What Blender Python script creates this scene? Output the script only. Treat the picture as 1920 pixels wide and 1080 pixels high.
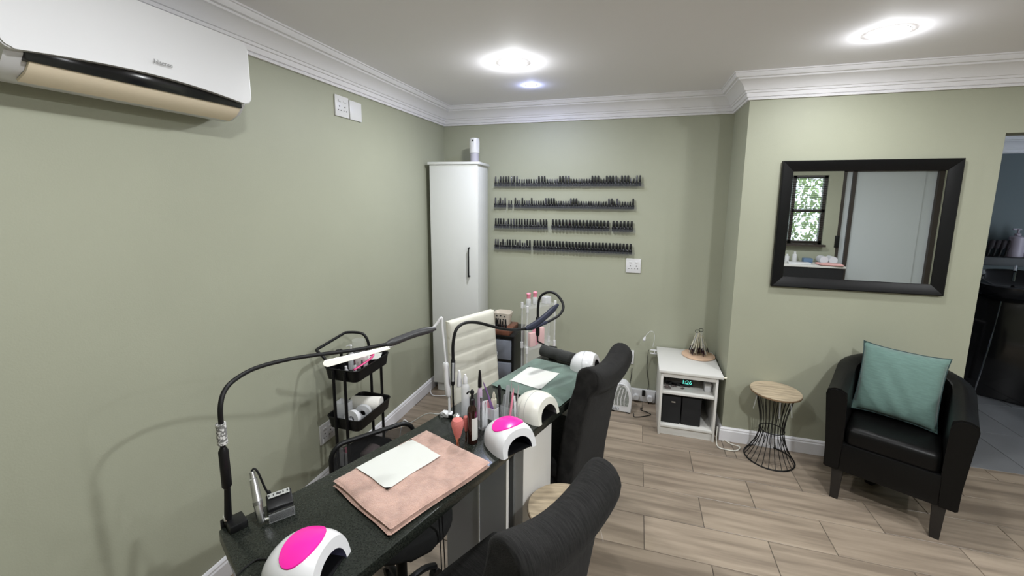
import bpy, bmesh, math, random
from mathutils import Vector, Matrix, Euler
random.seed(7)
for o in list(bpy.data.objects): bpy.data.objects.remove(o, do_unlink=True)
SC = bpy.context.scene
COL = SC.collection

# ---------------------------------------------------------------- camera
H = 1.70                                   # eye height in metres
FPX, CX, CY = 788.3, 960.0, 485.84         # focal length and principal point, 1920x1080 frame
YAW, PIT, ROL = (math.radians(a) for a in (-16.636, 8.424, 0.4096))
_f = Vector((math.sin(YAW)*math.cos(PIT), math.cos(YAW)*math.cos(PIT), -math.sin(PIT)))
_r = Vector((math.cos(YAW), -math.sin(YAW), 0)); _u = _r.cross(_f)
RT = _r*math.cos(ROL)+_u*math.sin(ROL); UP = -_r*math.sin(ROL)+_u*math.cos(ROL)
cd = bpy.data.cameras.new('camera'); cam = bpy.data.objects.new('camera', cd); COL.objects.link(cam)
cd.sensor_width = 36; cd.lens = FPX/1920*36; cd.shift_y = (CY-540)/1920; cd.clip_start = .02
m = Matrix((RT, UP, -_f)).transposed().to_4x4(); m.translation = (0, 0, H); cam.matrix_world = m
SC.camera = cam
# ---------------------------------------------------------------- world, exposure
w = bpy.data.worlds.new('sky'); SC.world = w; w.use_nodes = True
nt = w.node_tree; nt.nodes.clear()
out = nt.nodes.new('ShaderNodeOutputWorld'); bg = nt.nodes.new('ShaderNodeBackground')
bg.inputs[0].default_value = (.80, .90, 1.0, 1); bg.inputs[1].default_value = 4.5
nt.links.new(bg.outputs[0], out.inputs[0])
vs = SC.view_settings
vs.view_transform = 'Standard'; vs.look = 'None'; vs.gamma = 1; vs.use_curve_mapping = False; vs.exposure = 0.23
DOWNLIGHT_W = 18.5
# ---------------------------------------------------------------- pixel helpers
def ray(px, py): return RT*((px-CX)/FPX) - UP*((py-CY)/FPX) + _f
def PX(px, py, x): d = ray(px, py); return d*(x/d.x)+Vector((0, 0, H))
def PY(px, py, y): d = ray(px, py); return d*(y/d.y)+Vector((0, 0, H))
def PZ(px, py, z): d = ray(px, py); return d*((z-H)/d.z)+Vector((0, 0, H))

# ---------------------------------------------------------------- materials
MATS = {}
def mat(name, col, rough=.5, metal=0, spec=.5, noise=0, nscale=8, bump=0, bscale=60, stretch=None, alpha=1, trans=0,
        emit=None, estr=0, col2=None, rand=0, sheen=0, coat=0, detail=4, ramp=(.35, .65), ior=None):
    if name in MATS: return MATS[name]
    M = bpy.data.materials.new(name); M.use_nodes = True; MATS[name] = M
    n = M.node_tree; L = n.links; b = n.nodes['Principled BSDF']
    b.inputs['Base Color'].default_value = (*col, 1); b.inputs['Roughness'].default_value = rough
    b.inputs['Metallic'].default_value = metal; b.inputs['Specular IOR Level'].default_value = spec
    b.inputs['Alpha'].default_value = alpha; b.inputs['Transmission Weight'].default_value = trans
    b.inputs['Sheen Weight'].default_value = sheen; b.inputs['Coat Weight'].default_value = coat
    if ior: b.inputs['IOR'].default_value = ior
    if emit: b.inputs['Emission Color'].default_value = (*emit, 1); b.inputs['Emission Strength'].default_value = estr
    if noise or bump or rand:
        tc = n.nodes.new('ShaderNodeTexCoord'); mp = n.nodes.new('ShaderNodeMapping')
        L.new(tc.outputs['Object'], mp.inputs[0])
        if stretch: mp.inputs['Scale'].default_value = stretch
        if rand:
            oi = n.nodes.new('ShaderNodeObjectInfo'); vm = n.nodes.new('ShaderNodeVectorMath'); vm.operation = 'SCALE'
            cb = n.nodes.new('ShaderNodeCombineXYZ')
            for i in range(3): L.new(oi.outputs['Random'], cb.inputs[i])
            vm.inputs['Scale'].default_value = 37.0; L.new(cb.outputs[0], vm.inputs[0]); L.new(vm.outputs[0], mp.inputs['Location'])
    if noise:
        t = n.nodes.new('ShaderNodeTexNoise'); t.inputs['Scale'].default_value = nscale; t.inputs['Detail'].default_value = detail
        L.new(mp.outputs[0], t.inputs['Vector'])
        cr = n.nodes.new('ShaderNodeValToRGB'); c2 = col2 or tuple(c*(1-noise) for c in col)
        cr.color_ramp.elements[0].color = (*c2, 1); cr.color_ramp.elements[1].color = (*col, 1)
        cr.color_ramp.elements[0].position, cr.color_ramp.elements[1].position = ramp
        L.new(t.outputs['Fac'], cr.inputs[0]); src = cr.outputs[0]
        if rand:
            hs = n.nodes.new('ShaderNodeHueSaturation'); mr = n.nodes.new('ShaderNodeMapRange')
            mr.inputs['To Min'].default_value = 1-rand; mr.inputs['To Max'].default_value = 1+rand
            L.new(oi.outputs['Random'], mr.inputs[0]); L.new(mr.outputs[0], hs.inputs['Value']); L.new(src, hs.inputs['Color']); src = hs.outputs[0]
        L.new(src, b.inputs['Base Color'])
    if bump:
        t2 = n.nodes.new('ShaderNodeTexNoise'); t2.inputs['Scale'].default_value = bscale; t2.inputs['Detail'].default_value = 3
        L.new(mp.outputs[0], t2.inputs['Vector'])
        bp = n.nodes.new('ShaderNodeBump'); bp.inputs['Strength'].default_value = bump; bp.inputs['Distance'].default_value = .003
        L.new(t2.outputs['Fac'], bp.inputs['Height']); L.new(bp.outputs[0], b.inputs['Normal'])
    return M
SAGE = mat('sage_paint', (.378, .388, .296), .55, bump=.12, bscale=180, noise=.05, nscale=2)
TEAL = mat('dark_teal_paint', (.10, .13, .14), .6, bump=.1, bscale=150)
WHITEWALL = mat('ceiling_paint', (.91, .895, .935), .8)
CROWN = mat('crown_paint', (.84, .83, .86), .6)
SKIRT = mat('skirting_paint', (.82, .81, .84), .4)
TILE = mat('wood_look_tile', (.335, .27, .205), .33, noise=.3, nscale=3.2, stretch=(.55, 7, 1), rand=.15, bump=.05, bscale=9, detail=7, ramp=(.36, .62), col2=(.20, .158, .119))
GROUT = mat('grout', (.13, .11, .09), .9)
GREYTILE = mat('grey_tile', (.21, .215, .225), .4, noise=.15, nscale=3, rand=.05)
GRANITE = mat('dark_granite', (.030, .034, .028), .22, spec=.35, noise=.7, nscale=230, col2=(.009, .011, .009), detail=6, ramp=(.36, .70))
WLAM = mat('white_laminate', (.70, .69, .66), .35)
WLAM2 = mat('white_cabinet_laminate', (.68, .69, .67), .42)
GLAM = mat('grey_laminate', (.50, .51, .55), .4)
DGLAM = mat('dark_grey_laminate', (.20, .205, .20), .45)
WPLAS = mat('white_plastic', (.70, .70, .71), .3)
CREAM = mat('warm_white_plastic', (.72, .71, .64), .35)
BEIGE = mat('aged_cream_plastic', (.80, .69, .52), .45)
BPLAS = mat('black_plastic', (.006, .006, .0065), .4, spec=.3)
BGLOSS = mat('glossy_black', (.008, .008, .009), .12)
BMETAL = mat('black_powder_coat', (.005, .005, .0055), .4, spec=.3)
BRUB = mat('black_rubber', (.007, .007, .0075), .5, spec=.3)
NAVY = mat('blue_black_plastic', (.010, .012, .028), .55, spec=.25)
CHROME = mat('chrome', (.85, .85, .87), .12, metal=1)
SILVER = mat('brushed_silver', (.72, .72, .73), .28, metal=1)
GUNMETAL = mat('gunmetal', (.35, .35, .36), .35, metal=1)
FABRIC = mat('charcoal_fabric', (.021, .0203, .0195), .95, spec=.15, noise=.55, nscale=22, stretch=(14, 1, 1), bump=.5, bscale=260, sheen=.04)
LEATHER = mat('black_leather', (.0035, .0035, .0035), .38, spec=.2, bump=.12, bscale=120)
GREENFAB = mat('sea_green_linen', (.125, .215, .187), .85, noise=.15, nscale=30, stretch=(1, 1, 5), bump=.3, bscale=300, sheen=.2)
PIPING = mat('dark_green_piping', (.03, .06, .06), .8)
PINKTOWEL = mat('dusty_pink_terry', (.57, .365, .295), .98, noise=.26, nscale=22, bump=1.0, bscale=300, sheen=.35, detail=8)
GREENTOWEL = mat('green_terry', (.115, .185, .148), .98, noise=.4, nscale=10, bump=.8, bscale=400, sheen=.3, detail=6)
DARKTOWEL = mat('charcoal_terry', (.022, .023, .021), .98, bump=.8, bscale=300, sheen=.2)
PAPER = mat('white_paper', (.63, .64, .60), .9)
QUILT = mat('cream_leatherette', (.66, .64, .55), .42)
CLEAR = mat('clear_acrylic', (.9, .92, .93), .06, alpha=.10)
CLEARF = mat('clear_film', (.9, .9, .9), .08, alpha=.20)
FROST = mat('frosted_plastic', (.75, .76, .78), .35, alpha=.55)
SMOKE = mat('smoky_drawer_plastic', (.25, .27, .33), .2, alpha=.75)
AMBER = mat('dark_amber_plastic', (.020, .006, .004), .12, coat=.5)
HOTPINK = mat('hot_pink_gloss', (.86, .02, .37), .25)
PINK = mat('soft_pink_plastic', (.85, .28, .38), .35)
PALEPINK = mat('pale_pink_card', (.85, .50, .50), .6)
MAGENTA = mat('magenta_plastic', (.62, .02, .17), .3)
CORAL = mat('coral_bristles', (.56, .17, .15), .9, bump=.6, bscale=300)
COPPER = mat('rose_gold', (.75, .36, .24), .25, metal=1)
PURPLE = mat('purple_plastic', (.16, .08, .22), .35)
LILAC = mat('lilac_plastic', (.50, .38, .50), .4)
GREYP = mat('grey_plastic', (.33, .34, .35), .45)
GREYFILE = mat('grey_abrasive', (.30, .33, .33), .9)
WOODTOP = mat('light_wood', (.52, .42, .29), .6, noise=.4, nscale=5, stretch=(2, 12, 2), bump=.2, bscale=30)
BARK = mat('dark_edge_wood', (.20, .13, .07), .8)
BROWN = mat('red_brown_wood', (.17, .062, .036), .4, noise=.3, nscale=6, stretch=(2, 10, 1))
PEACHWOOD = mat('peach_wood_slice', (.68, .47, .33), .55, noise=.2, nscale=9)
IVORY = mat('ivory_swatch', (.78, .74, .60), .4)
MIRROR = mat('mirror_silver', (.86, .89, .90), .01, metal=1)
GLASSP = mat('window_glass', (.9, .95, .97), .03, alpha=.15)
BRFRAME = mat('dark_brown_aluminium', (.045, .035, .03), .4)
PANEL = mat('white_door_panel', (.55, .59, .60), .5)
LED = mat('led_lens', (1, 1, 1), .5, emit=(1, .985, .96), estr=14)
LED2 = mat('cool_led_lens', (1, 1, 1), .5, emit=(.86, .88, 1), estr=8)
LEDBAR = mat('lit_led_bar', (1, 1, .92), .4, emit=(1, .99, .86), estr=.62)
DIGIT = mat('teal_digits', (.1, .8, .7), .5, emit=(.16, .85, .72), estr=.9)
LOGO = mat('grey_print', (.22, .22, .22), .5)
HOLE = mat('socket_holes', (.03, .03, .03), .6)
MESHM = mat('chair_mesh', (.014, .014, .015), .7, alpha=.72)
LEAF = mat('leaf_green', (.36, .50, .17), .7, noise=.5, nscale=20)
PEARL = mat('pearl_blue_inside', (.16, .16, .30), .3)

# ---------------------------------------------------------------- mesh helpers
def bm_(): return bmesh.new()
def xf(verts, M):
    for v in verts: v.co = M @ v.co
def box(bm, c, s, bev=0, rot=None, seg=2):
    r = bmesh.ops.create_cube(bm, size=1); vs = r['verts']
    for v in vs: v.co = Vector((v.co.x*s[0], v.co.y*s[1], v.co.z*s[2]))
    if bev:
        es = list({e for v in vs for e in v.link_edges})
        g = bmesh.ops.bevel(bm, geom=es, offset=bev, segments=seg, affect='EDGES', profile=.5)
        vs = list({v for f in g['faces'] for v in f.verts} | {v for v in vs if v.is_valid})
        # collect the whole connected island
        st = list(vs); seen = set(vs)
        while st:
            a = st.pop()
            for e in a.link_edges:
                b2 = e.other_vert(a)
                if b2 not in seen: seen.add(b2); st.append(b2)
        vs = list(seen)
    M = Matrix.Translation(Vector(c))
    if rot: M = M @ Euler(rot).to_matrix().to_4x4()
    xf(vs, M); return vs
def bb(bm, x0, x1, y0, y1, z0, z1, bev=0):
    return box(bm, ((x0+x1)/2, (y0+y1)/2, (z0+z1)/2), (x1-x0, y1-y0, z1-z0), bev)
def lathe(bm, prof, seg=20, M=None, cap=True):
    rings = []; allv = []
    for r, z in prof:
        ring = [bm.verts.new((r*math.cos(2*math.pi*k/seg), r*math.sin(2*math.pi*k/seg), z)) for k in range(seg)]
        rings.append(ring); allv += ring
    for a, b in zip(rings, rings[1:]):
        for k in range(seg): bm.faces.new((a[k], a[(k+1) % seg], b[(k+1) % seg], b[k]))
    if cap:
        bm.faces.new(rings[0][::-1]); bm.faces.new(rings[-1])
    if M is not None: xf(allv, M)
    return allv
def frame_to(p0, p1):
    d = Vector(p1)-Vector(p0); return Matrix.Translation(Vector(p0)) @ d.to_track_quat('Z', 'Y').to_matrix().to_4x4(), d.length
def rod(bm, p0, p1, r0, r1=None, seg=12):
    M, L = frame_to(p0, p1); return lathe(bm, [(r0, 0), (r0 if r1 is None else r1, L)], seg, M)
def lathe_to(bm, p0, p1, prof, seg=16):
    M, L = frame_to(p0, p1); return lathe(bm, [(r, t*L) for r, t in prof], seg, M)
def cat(pts, n=6, closed=False):
    P = [Vector(p) for p in pts]; o = []
    N = len(P); rng = range(N if closed else N-1)
    for i in rng:
        p0 = P[(i-1) % N] if closed or i > 0 else P[0]*2-P[1]
        p1 = P[i]; p2 = P[(i+1) % N]; p3 = P[(i+2) % N] if closed or i+2 < N else P[-1]*2-P[-2]
        for k in range(n):
            t = k/n
            o.append(.5*((2*p1)+(p2-p0)*t+(2*p0-5*p1+4*p2-p3)*t*t+(-p0+3*p1-3*p2+p3)*t**3))
    if not closed: o.append(P[-1])
    return o
def tube(bm, pts, r, seg=8, smooth=0, closed=False, flat=1.0):
    P = cat(pts, smooth, closed) if smooth else [Vector(p) for p in pts]
    N = len(P); rings = []; prev = None
    for i in range(N):
        a = P[i-1] if (i > 0 or closed) else P[i]; b = P[(i+1) % N] if (i < N-1 or closed) else P[i]
        t = (b-a).normalized()
        if prev is None:
            up = Vector((0, 0, 1)) if abs(t.z) < .9 else Vector((1, 0, 0)); x = t.cross(up).normalized()
        else: x = (prev-t*prev.dot(t)).normalized()
        prev = x; y = t.cross(x)
        rr = r(i/(N-1)) if callable(r) else r
        rings.append([bm.verts.new(P[i]+x*rr*math.cos(2*math.pi*k/seg)+y*rr*flat*math.sin(2*math.pi*k/seg)) for k in range(seg)])
    for i in range(N if closed else N-1):
        a = rings[i]; b = rings[(i+1) % N]
        for k in range(seg): bm.faces.new((a[k], a[(k+1) % seg], b[(k+1) % seg], b[k]))
    if not closed:
        bm.faces.new(rings[0][::-1]); bm.faces.new(rings[-1])
def prism(bm, pts, z0, z1, bev=0):
    a = [bm.verts.new((x, y, z0)) for x, y in pts]; b = [bm.verts.new((x, y, z1)) for x, y in pts]; n = len(pts)
    fs = [bm.faces.new(a[::-1]), bm.faces.new(b)]
    for i in range(n): fs.append(bm.faces.new((a[i], a[(i+1) % n], b[(i+1) % n], b[i])))
    if bev:
        es = [e for e in fs[1].edges]+[e for e in fs[0].edges]
        bmesh.ops.bevel(bm, geom=es, offset=bev, segments=2, affect='EDGES', profile=.5)
def rrect(w, d, r, n=5, cx=0, cy=0):
    o = []
    for sx, sy, a0 in ((1, 1, 0), (-1, 1, 90), (-1, -1, 180), (1, -1, 270)):
        for k in range(n+1):
            a = math.radians(a0+90*k/n); o.append((cx+sx*(w/2-r)+r*math.cos(a), cy+sy*(d/2-r)+r*math.sin(a)))
    return o
def obj(name, bm, material, parent=None, smooth=True, angle=40, kind=None, label=None):
    me = bpy.data.meshes.new(name); bmesh.ops.recalc_face_normals(bm, faces=bm.faces[:]); bm.to_mesh(me); bm.free()
    me.materials.append(material)
    if smooth:
        for p in me.polygons: p.use_smooth = True
        me.set_sharp_from_angle(angle=math.radians(angle))
    o = bpy.data.objects.new(name, me); COL.objects.link(o)
    if parent: o.parent = parent
    if kind: o['kind'] = kind
    if label: o['label'] = label
    return o
def tag(o, label, cat_, group=None):
    o['label'] = label; o['category'] = cat_
    if group: o['group'] = group
    return o
def thing(name, label, cat_, loc=(0, 0, 0), rz=0, group=None):
    o = bpy.data.objects.new(name, None); COL.objects.link(o); o.empty_display_size = .05
    o.location = loc; o.rotation_euler = (0, 0, rz); return tag(o, label, cat_, group)
def struct(name, bm, material, parent=None, **k):
    o = obj(name, bm, material, parent, **k)
    if not parent: o['kind'] = 'structure'
    return o
def dup(root, loc=None, rz=None, label=None, group=None, parent=None):
    r = root.copy(); COL.objects.link(r)
    if loc is not None: r.location = loc
    if rz is not None: r.rotation_euler = (0, 0, rz)
    if label: r['label'] = label
    if group: r['group'] = group
    for ch in list(root.children):
        c = ch.copy(); COL.objects.link(c); c.parent = r
        for g in list(ch.children):
            d = g.copy(); COL.objects.link(d); d.parent = c
    return r
def text(name, body, size, material, parent, M, extrude=.0004):
    c = bpy.data.curves.new(name, 'FONT'); c.body = body; c.size = size; c.extrude = extrude; c.align_x = 'CENTER'; c.align_y = 'CENTER'
    tmp = bpy.data.objects.new(name, c); COL.objects.link(tmp)
    dg = bpy.context.evaluated_depsgraph_get(); dg.update(); me = bpy.data.meshes.new_from_object(tmp.evaluated_get(dg))
    bpy.data.objects.remove(tmp, do_unlink=True); bpy.data.curves.remove(c)
    me.materials.clear(); me.materials.append(material)
    o = bpy.data.objects.new(name, me); COL.objects.link(o); o.parent = parent; o.matrix_local = M
    return o

# ================================================================ THE ROOM
XL, YB, YP, XJ = -1.70, 3.54, 3.094, .64      # left wall, back wall, pier wall, jog
XR, YW, ZC = 4.30, -1.25, 2.465                # right wall, wall behind the camera, ceiling
DX0, DX1, DZ = 1.93, 2.95, 2.07               # doorway
T = .14
bm = bm_(); bb(bm, XL-.2, XR+.2, YW-.2, YB+.2, -.12, -.004); floor = struct('floor', bm, GROUT)
# floor tiles: staggered rows across the room
TW, TL, GAP = .2355, .5955, .0035
def tile_mesh(x0, x1, y0, y1):
    b = bm_(); bx_, by_ = (x1-x0)/2, (y1-y0)/2
    prism(b, [(-bx_, -by_), (bx_, -by_), (bx_, by_), (-bx_, by_)], -.006, 0)
    bmesh.ops.bevel(b, geom=[e for e in b.edges if all(v.co.z > -.001 for v in e.verts)], offset=.0012, segments=1, affect='EDGES')
    return b
full = None
def add_tile(x0, x1, y0, y1):
    global full
    isfull = abs((x1-x0)-(TL-GAP)) < 1e-4 and abs((y1-y0)-(TW-GAP)) < 1e-4
    if isfull and full is not None:
        o = bpy.data.objects.new('tile', full); COL.objects.link(o); o.parent = floor
    else:
        o = obj('tile', tile_mesh(x0, x1, y0, y1), TILE, floor, smooth=False)
        if isfull: full = o.data
    o.location = ((x0+x1)/2, (y0+y1)/2, 0)
k = -20
while True:
    y1 = 2.880-TW*k; y0 = y1-TW; k += 1
    if y1 < YW: break
    if y0 > YB: continue
    kk = k-1
    off = (.408 if kk % 2 == 0 else .106)
    i = -8
    while off+TL*i < XR:
        x0, x1 = off+TL*i, off+TL*(i+1); i += 1
        if x1 <= XL: continue
        a0, a1 = max(x0, XL), min(x1, XR); c0, c1 = max(y0, YW), min(y1, YB)
        lim = YP+.14
        if c1 > YP and a1 > XJ:                 # cut round the pier
            if a0 < XJ-.02:
                add_tile(a0+GAP/2, XJ-GAP/2, c0+GAP/2, c1-GAP/2)
                if c0 < YP-.02: add_tile(XJ+GAP/2, a1-GAP/2, c0+GAP/2, YP-GAP/2)
                continue
            lm = lim if (a1 > DX0 and a0 < DX1) else YP
            c1 = min(c1, lm)
            if a0 < DX0 < a1 and c1 > YP: a0 = max(a0, a0)
        if c1-c0 < .02 or a1-a0 < .02: continue
        add_tile(a0+GAP/2, a1-GAP/2, c0+GAP/2, c1-GAP/2)
# walls
bm = bm_(); bb(bm, XL-T, XL, YW-T, YB+T, 0, ZC); struct('wall_left', bm, SAGE)
bm = bm_(); bb(bm, XL, XJ, YB, YB+T, 0, ZC); struct('wall_back', bm, SAGE)
bm = bm_()
bb(bm, XJ, DX0, YP, YP+T, 0, ZC); bb(bm, DX1, XR+T, YP, YP+T, 0, ZC); bb(bm, DX0, DX1, YP, YP+T, DZ, ZC); bb(bm, XJ, XJ+T, YP+T, YB+T, 0, ZC)
struct('wall_pier', bm, SAGE, smooth=False)
bm = bm_(); bb(bm, XR, XR+T, YW-T, YP, 0, ZC); struct('wall_right', bm, SAGE)
WX0, WX1, WZ0, WZ1 = 2.10, 2.68, 1.02, 2.05        # window opening
EX0, EX1 = 2.86, 4.06                                # sliding door
bm = bm_()
bb(bm, XL, WX0, YW-T, YW, 0, ZC); bb(bm, WX1, EX0, YW-T, YW, 0, ZC); bb(bm, EX1, XR, YW-T, YW, 0, ZC)
bb(bm, WX0, WX1, YW-T, YW, 0, WZ0); bb(bm, WX0, WX1, YW-T, YW, WZ1, ZC); bb(bm, EX0, EX1, YW-T, YW, 2.15, ZC)
struct('wall_front', bm, SAGE, smooth=False)
bm = bm_(); bb(bm, XL-T, XR+T, YW-T, YB+T, ZC, ZC+.1); struct('ceiling', bm, WHITEWALL)

# crown moulding: profile (out from wall, down from ceiling)
CPROF = [(0, .150), (.014, .150), (.016, .141), (.012, .136), (.022, .134), (.026, .118), (.026, .112), (.034, .110), (.036, .098),
         (.042, .096), (.048, .082), (.058, .066), (.072, .052), (.086, .043), (.092, .041), (.093, .032), (.106, .030), (.112, .018), (.114, .008), (.122, .007), (.122, 0), (0, 0)]
SPROF = [(0, 0), (.016, 0), (.016, .075), (.012, .082), (.012, .090), (.006, .098), (0, .100)]
def sweep(name, prof, a, b, na, ia, ib, z, sgn, material):
    """straight moulding from a to b; inward normal na; ia/ib: +1 inside corner, -1 outside corner, 0 square end"""
    a = Vector((*a, 0)); b = Vector((*b, 0)); d = (b-a).normalized(); n = Vector((*na, 0))
    bm = bm_(); A = []; B = []
    for o, h in prof:
        A.append(bm.verts.new(a+n*o+d*o*ia+Vector((0, 0, z+sgn*h)))); B.append(bm.verts.new(b+n*o-d*o*ib+Vector((0, 0, z+sgn*h))))
    for i in range(len(prof)):
        j = (i+1) % len(prof); bm.faces.new((A[i], A[j], B[j], B[i]))
    bm.faces.new(A); bm.faces.new(B[::-1])
    return struct(name, bm, material, angle=25)
sweep('trim_1', CPROF, (XL, YW), (XL, YB), (1, 0), 1, 1, ZC, -1, CROWN)
sweep('trim_2', CPROF, (XL, YB), (XJ, YB), (0, -1), 1, 1, ZC, -1, CROWN)
sweep('trim_3', CPROF, (XJ, YB), (XJ, YP), (-1, 0), 1, -1, ZC, -1, CROWN)
sweep('trim_4', CPROF, (XJ, YP), (XR, YP), (0, -1), -1, 1, ZC, -1, CROWN)
sweep('trim_5', CPROF, (XR, YP), (XR, YW), (-1, 0), 1, 1, ZC, -1, CROWN)
sweep('trim_6', CPROF, (XR, YW), (XL, YW), (0, 1), 1, 1, ZC, -1, CROWN)
sweep('baseboard_left', SPROF, (XL, YW), (XL, YB), (1, 0), 1, 1, 0, 1, SKIRT)
sweep('baseboard_back', SPROF, (XL, YB), (XJ, YB), (0, -1), 1, 1, 0, 1, SKIRT)
sweep('baseboard_jog', SPROF, (XJ, YB), (XJ, YP), (-1, 0), 1, -1, 0, 1, SKIRT)
sweep('baseboard_pier', SPROF, (XJ, YP), (DX0, YP), (0, -1), -1, 0, 0, 1, SKIRT)
sweep('baseboard_right', SPROF, (XR, YP), (XR, YW), (-1, 0), 1, 1, 0, 1, SKIRT)
sweep('baseboard_front', SPROF, (EX0-.02, YW), (XL, YW), (0, 1), 0, 1, 0, 1, SKIRT)

# window behind the camera (seen in the mirror)
win = bm_(); fw_ = .045
for x0, x1, z0, z1 in ((WX0, WX0+fw_, WZ0, WZ1), (WX1-fw_, WX1, WZ0, WZ1), (WX0, WX1, WZ0, WZ0+fw_), (WX0, WX1, WZ1-fw_, WZ1),
                       (WX0+.13, WX0+.175, WZ0, WZ1), (WX0+.15, WX1, 1.50, 1.545)):
    bb(win, x0, x1, YW-.09, YW-.03, z0, z1)
window = struct('window_1', win, BRFRAME, smooth=False)
for x0, x1, z0, z1 in ((WX0+fw_, WX0+.13, WZ0+fw_, WZ1-fw_), (WX0+.175, WX1-fw_, WZ0+fw_, 1.50), (WX0+.175, WX1-fw_, 1.545, WZ1-fw_)):
    b = bm_(); bb(b, x0, x1, YW-.062, YW-.058, z0, z1); obj('pane', b, GLASSP, window, smooth=False)
sl = None
for i in range(30):
    b = bm_(); box(b, (0, 0, 0), (WX1-WX0-.02, .024, .0012), rot=(math.radians(12), 0, 0))
    if sl is None: o = obj('blind_slat', b, BPLAS, window, smooth=False); sl = o.data
    else: b.free(); o = bpy.data.objects.new('blind_slat', sl); COL.objects.link(o); o.parent = window
    o.location = ((WX0+WX1)/2, YW-.012, WZ0+.03+i*.0335)
b = bm_(); bb(b, WX0-.02, WX1+.02, YW-.02, YW+.10, WZ0-.03, WZ0); obj('window_sill', b, BRFRAME, window, smooth=False)
# sliding door with white panel behind the camera
dr = bm_()
for x0, x1 in ((EX0, EX0+.05), (EX0+.13, EX0+.175), (EX1-.06, EX1)): bb(dr, x0, x1, YW-.11, YW-.02, 0, 2.15)
bb(dr, EX0, EX1, YW-.11, YW-.02, 2.10, 2.15)
door = struct('door_1', dr, BRFRAME, smooth=False)
b = bm_(); bb(b, EX0+.05, EX0+.13, YW-.09, YW-.06, 0, 2.1); obj('jamb_panel', b, PANEL, door, smooth=False)
b = bm_(); bb(b, EX0+.175, EX1-.20, YW-.08, YW-.05, 0, 2.1); obj('door_panel', b, PANEL, door, smooth=False)
b = bm_(); bb(b, EX1-.20, EX1-.06, YW-.10, YW-.07, 0, 2.1); obj('side_panel', b, PANEL, door, smooth=False)
b = bm_(); bb(b, EX0-.02, EX0+.035, YW-.02, YW+.015, .98, 1.16, .004); obj('latch', b, BPLAS, door)
# hedge outside the window
b = bm_(); rnd = random.Random(3)
for i in range(7500):
    x = rnd.uniform(1.0, 4.2); z = rnd.uniform(.4, 2.9); y = -3.0+rnd.uniform(-.35, .35)
    s = rnd.uniform(.03, .07); q = Euler((rnd.uniform(0, 6), rnd.uniform(0, 6), rnd.uniform(0, 6))).to_matrix()
    vs_ = [b.verts.new(Vector((x, y, z))+q @ Vector(p)*s) for p in ((-1, 0, 0), (0, -.45, .1), (1, 0, 0), (0, .45, .1))]
    b.faces.new(vs_)
hedge = obj('hedge', b, LEAF, smooth=False, kind='stuff'); tag(hedge, 'leafy green hedge outside the window', 'hedge')
b = bm_(); bb(b, -3, 7, -9, YW-.3, -.2, -.05); gr = struct('ground', b, mat('paving', (.32, .31, .29), .9))

# second room through the doorway
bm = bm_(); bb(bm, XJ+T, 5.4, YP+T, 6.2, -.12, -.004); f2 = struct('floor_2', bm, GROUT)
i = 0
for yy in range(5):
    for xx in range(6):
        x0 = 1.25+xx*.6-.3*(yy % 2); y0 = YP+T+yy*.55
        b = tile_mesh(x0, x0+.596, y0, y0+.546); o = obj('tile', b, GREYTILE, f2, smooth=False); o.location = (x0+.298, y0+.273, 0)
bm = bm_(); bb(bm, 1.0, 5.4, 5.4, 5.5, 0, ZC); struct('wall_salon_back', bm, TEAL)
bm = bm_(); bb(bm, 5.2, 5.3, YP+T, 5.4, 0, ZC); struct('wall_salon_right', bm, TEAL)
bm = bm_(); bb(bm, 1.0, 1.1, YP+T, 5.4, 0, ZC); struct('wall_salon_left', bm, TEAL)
bm = bm_(); bb(bm, 1.0, 5.3, YP+T, 5.5, 2.30, 2.36); struct('ceiling_2', bm, WHITEWALL)
sweep('trim_7', CPROF, (1.1, 5.4), (5.2, 5.4), (0, -1), 0, 0, 2.30, -1, CROWN)

# ================================================================ CEILING LIGHTS
def downlight(x, y, r, lens, power, name, label, colr, group=None):
    t = thing(name, label, 'ceiling light', (x, y, ZC), 0, group)
    b = bm_(); lathe(b, [(r*.96, -.001), (r, -.001), (r, -.002), (r*.985, -.004), (r*.96, -.004)], 40, cap=False); obj('trim_ring', b, WPLAS, t)
    b = bm_(); lathe(b, [(r*.96, -.001), (r*.96, -.008), (r*.80, -r*.20), (r*.45, -r*.31), (.001, -r*.34)], 40, cap=False); obj('lens', b, lens, t)
    ld = bpy.data.lights.new(name+'_light', 'AREA'); ld.shape = 'DISK'; ld.size = r*1.7; ld.energy = power*.85; ld.color = colr; ld.spread = math.radians(177)
    lo = bpy.data.objects.new(name+'_light', ld); COL.objects.link(lo); lo.parent = t; lo.location = (0, 0, -r*.34-.004)
    pd = bpy.data.lights.new(name+'_side_glow', 'POINT'); pd.energy = power*.28; pd.color = colr; pd.shadow_soft_size = .006
    po = bpy.data.objects.new(name+'_side_glow', pd); COL.objects.link(po); po.parent = t; po.location = (0, 0, -r*.34-.012)
    return t
WARM = (.955, .98, 1.0)
downlight(-.736, 2.459, .080, LED, DOWNLIGHT_W, 'ceiling_downlight', 'round lit downlight in the ceiling above the nail desk', WARM)
downlight(1.066, 2.485, .080, LED, DOWNLIGHT_W*.5, 'ceiling_downlight', 'round lit downlight in the ceiling in front of the mirror wall', WARM)
downlight(-.755, 2.957, .030, LED2, 3.0, 'ceiling_spotlight', 'tiny bluish white spotlight in the ceiling near the polish shelves', (.48, .56, 1))
downlight(-.62, .72, .080, LED, DOWNLIGHT_W*.74, 'ceiling_downlight', 'round lit downlight in the ceiling beside the air conditioner', WARM)
downlight(1.15, .70, .080, LED, DOWNLIGHT_W*2.0, 'ceiling_downlight', 'added fill downlight in the ceiling in the middle of the room', WARM)  # out of view, added as fill for the pier wall and room
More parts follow.
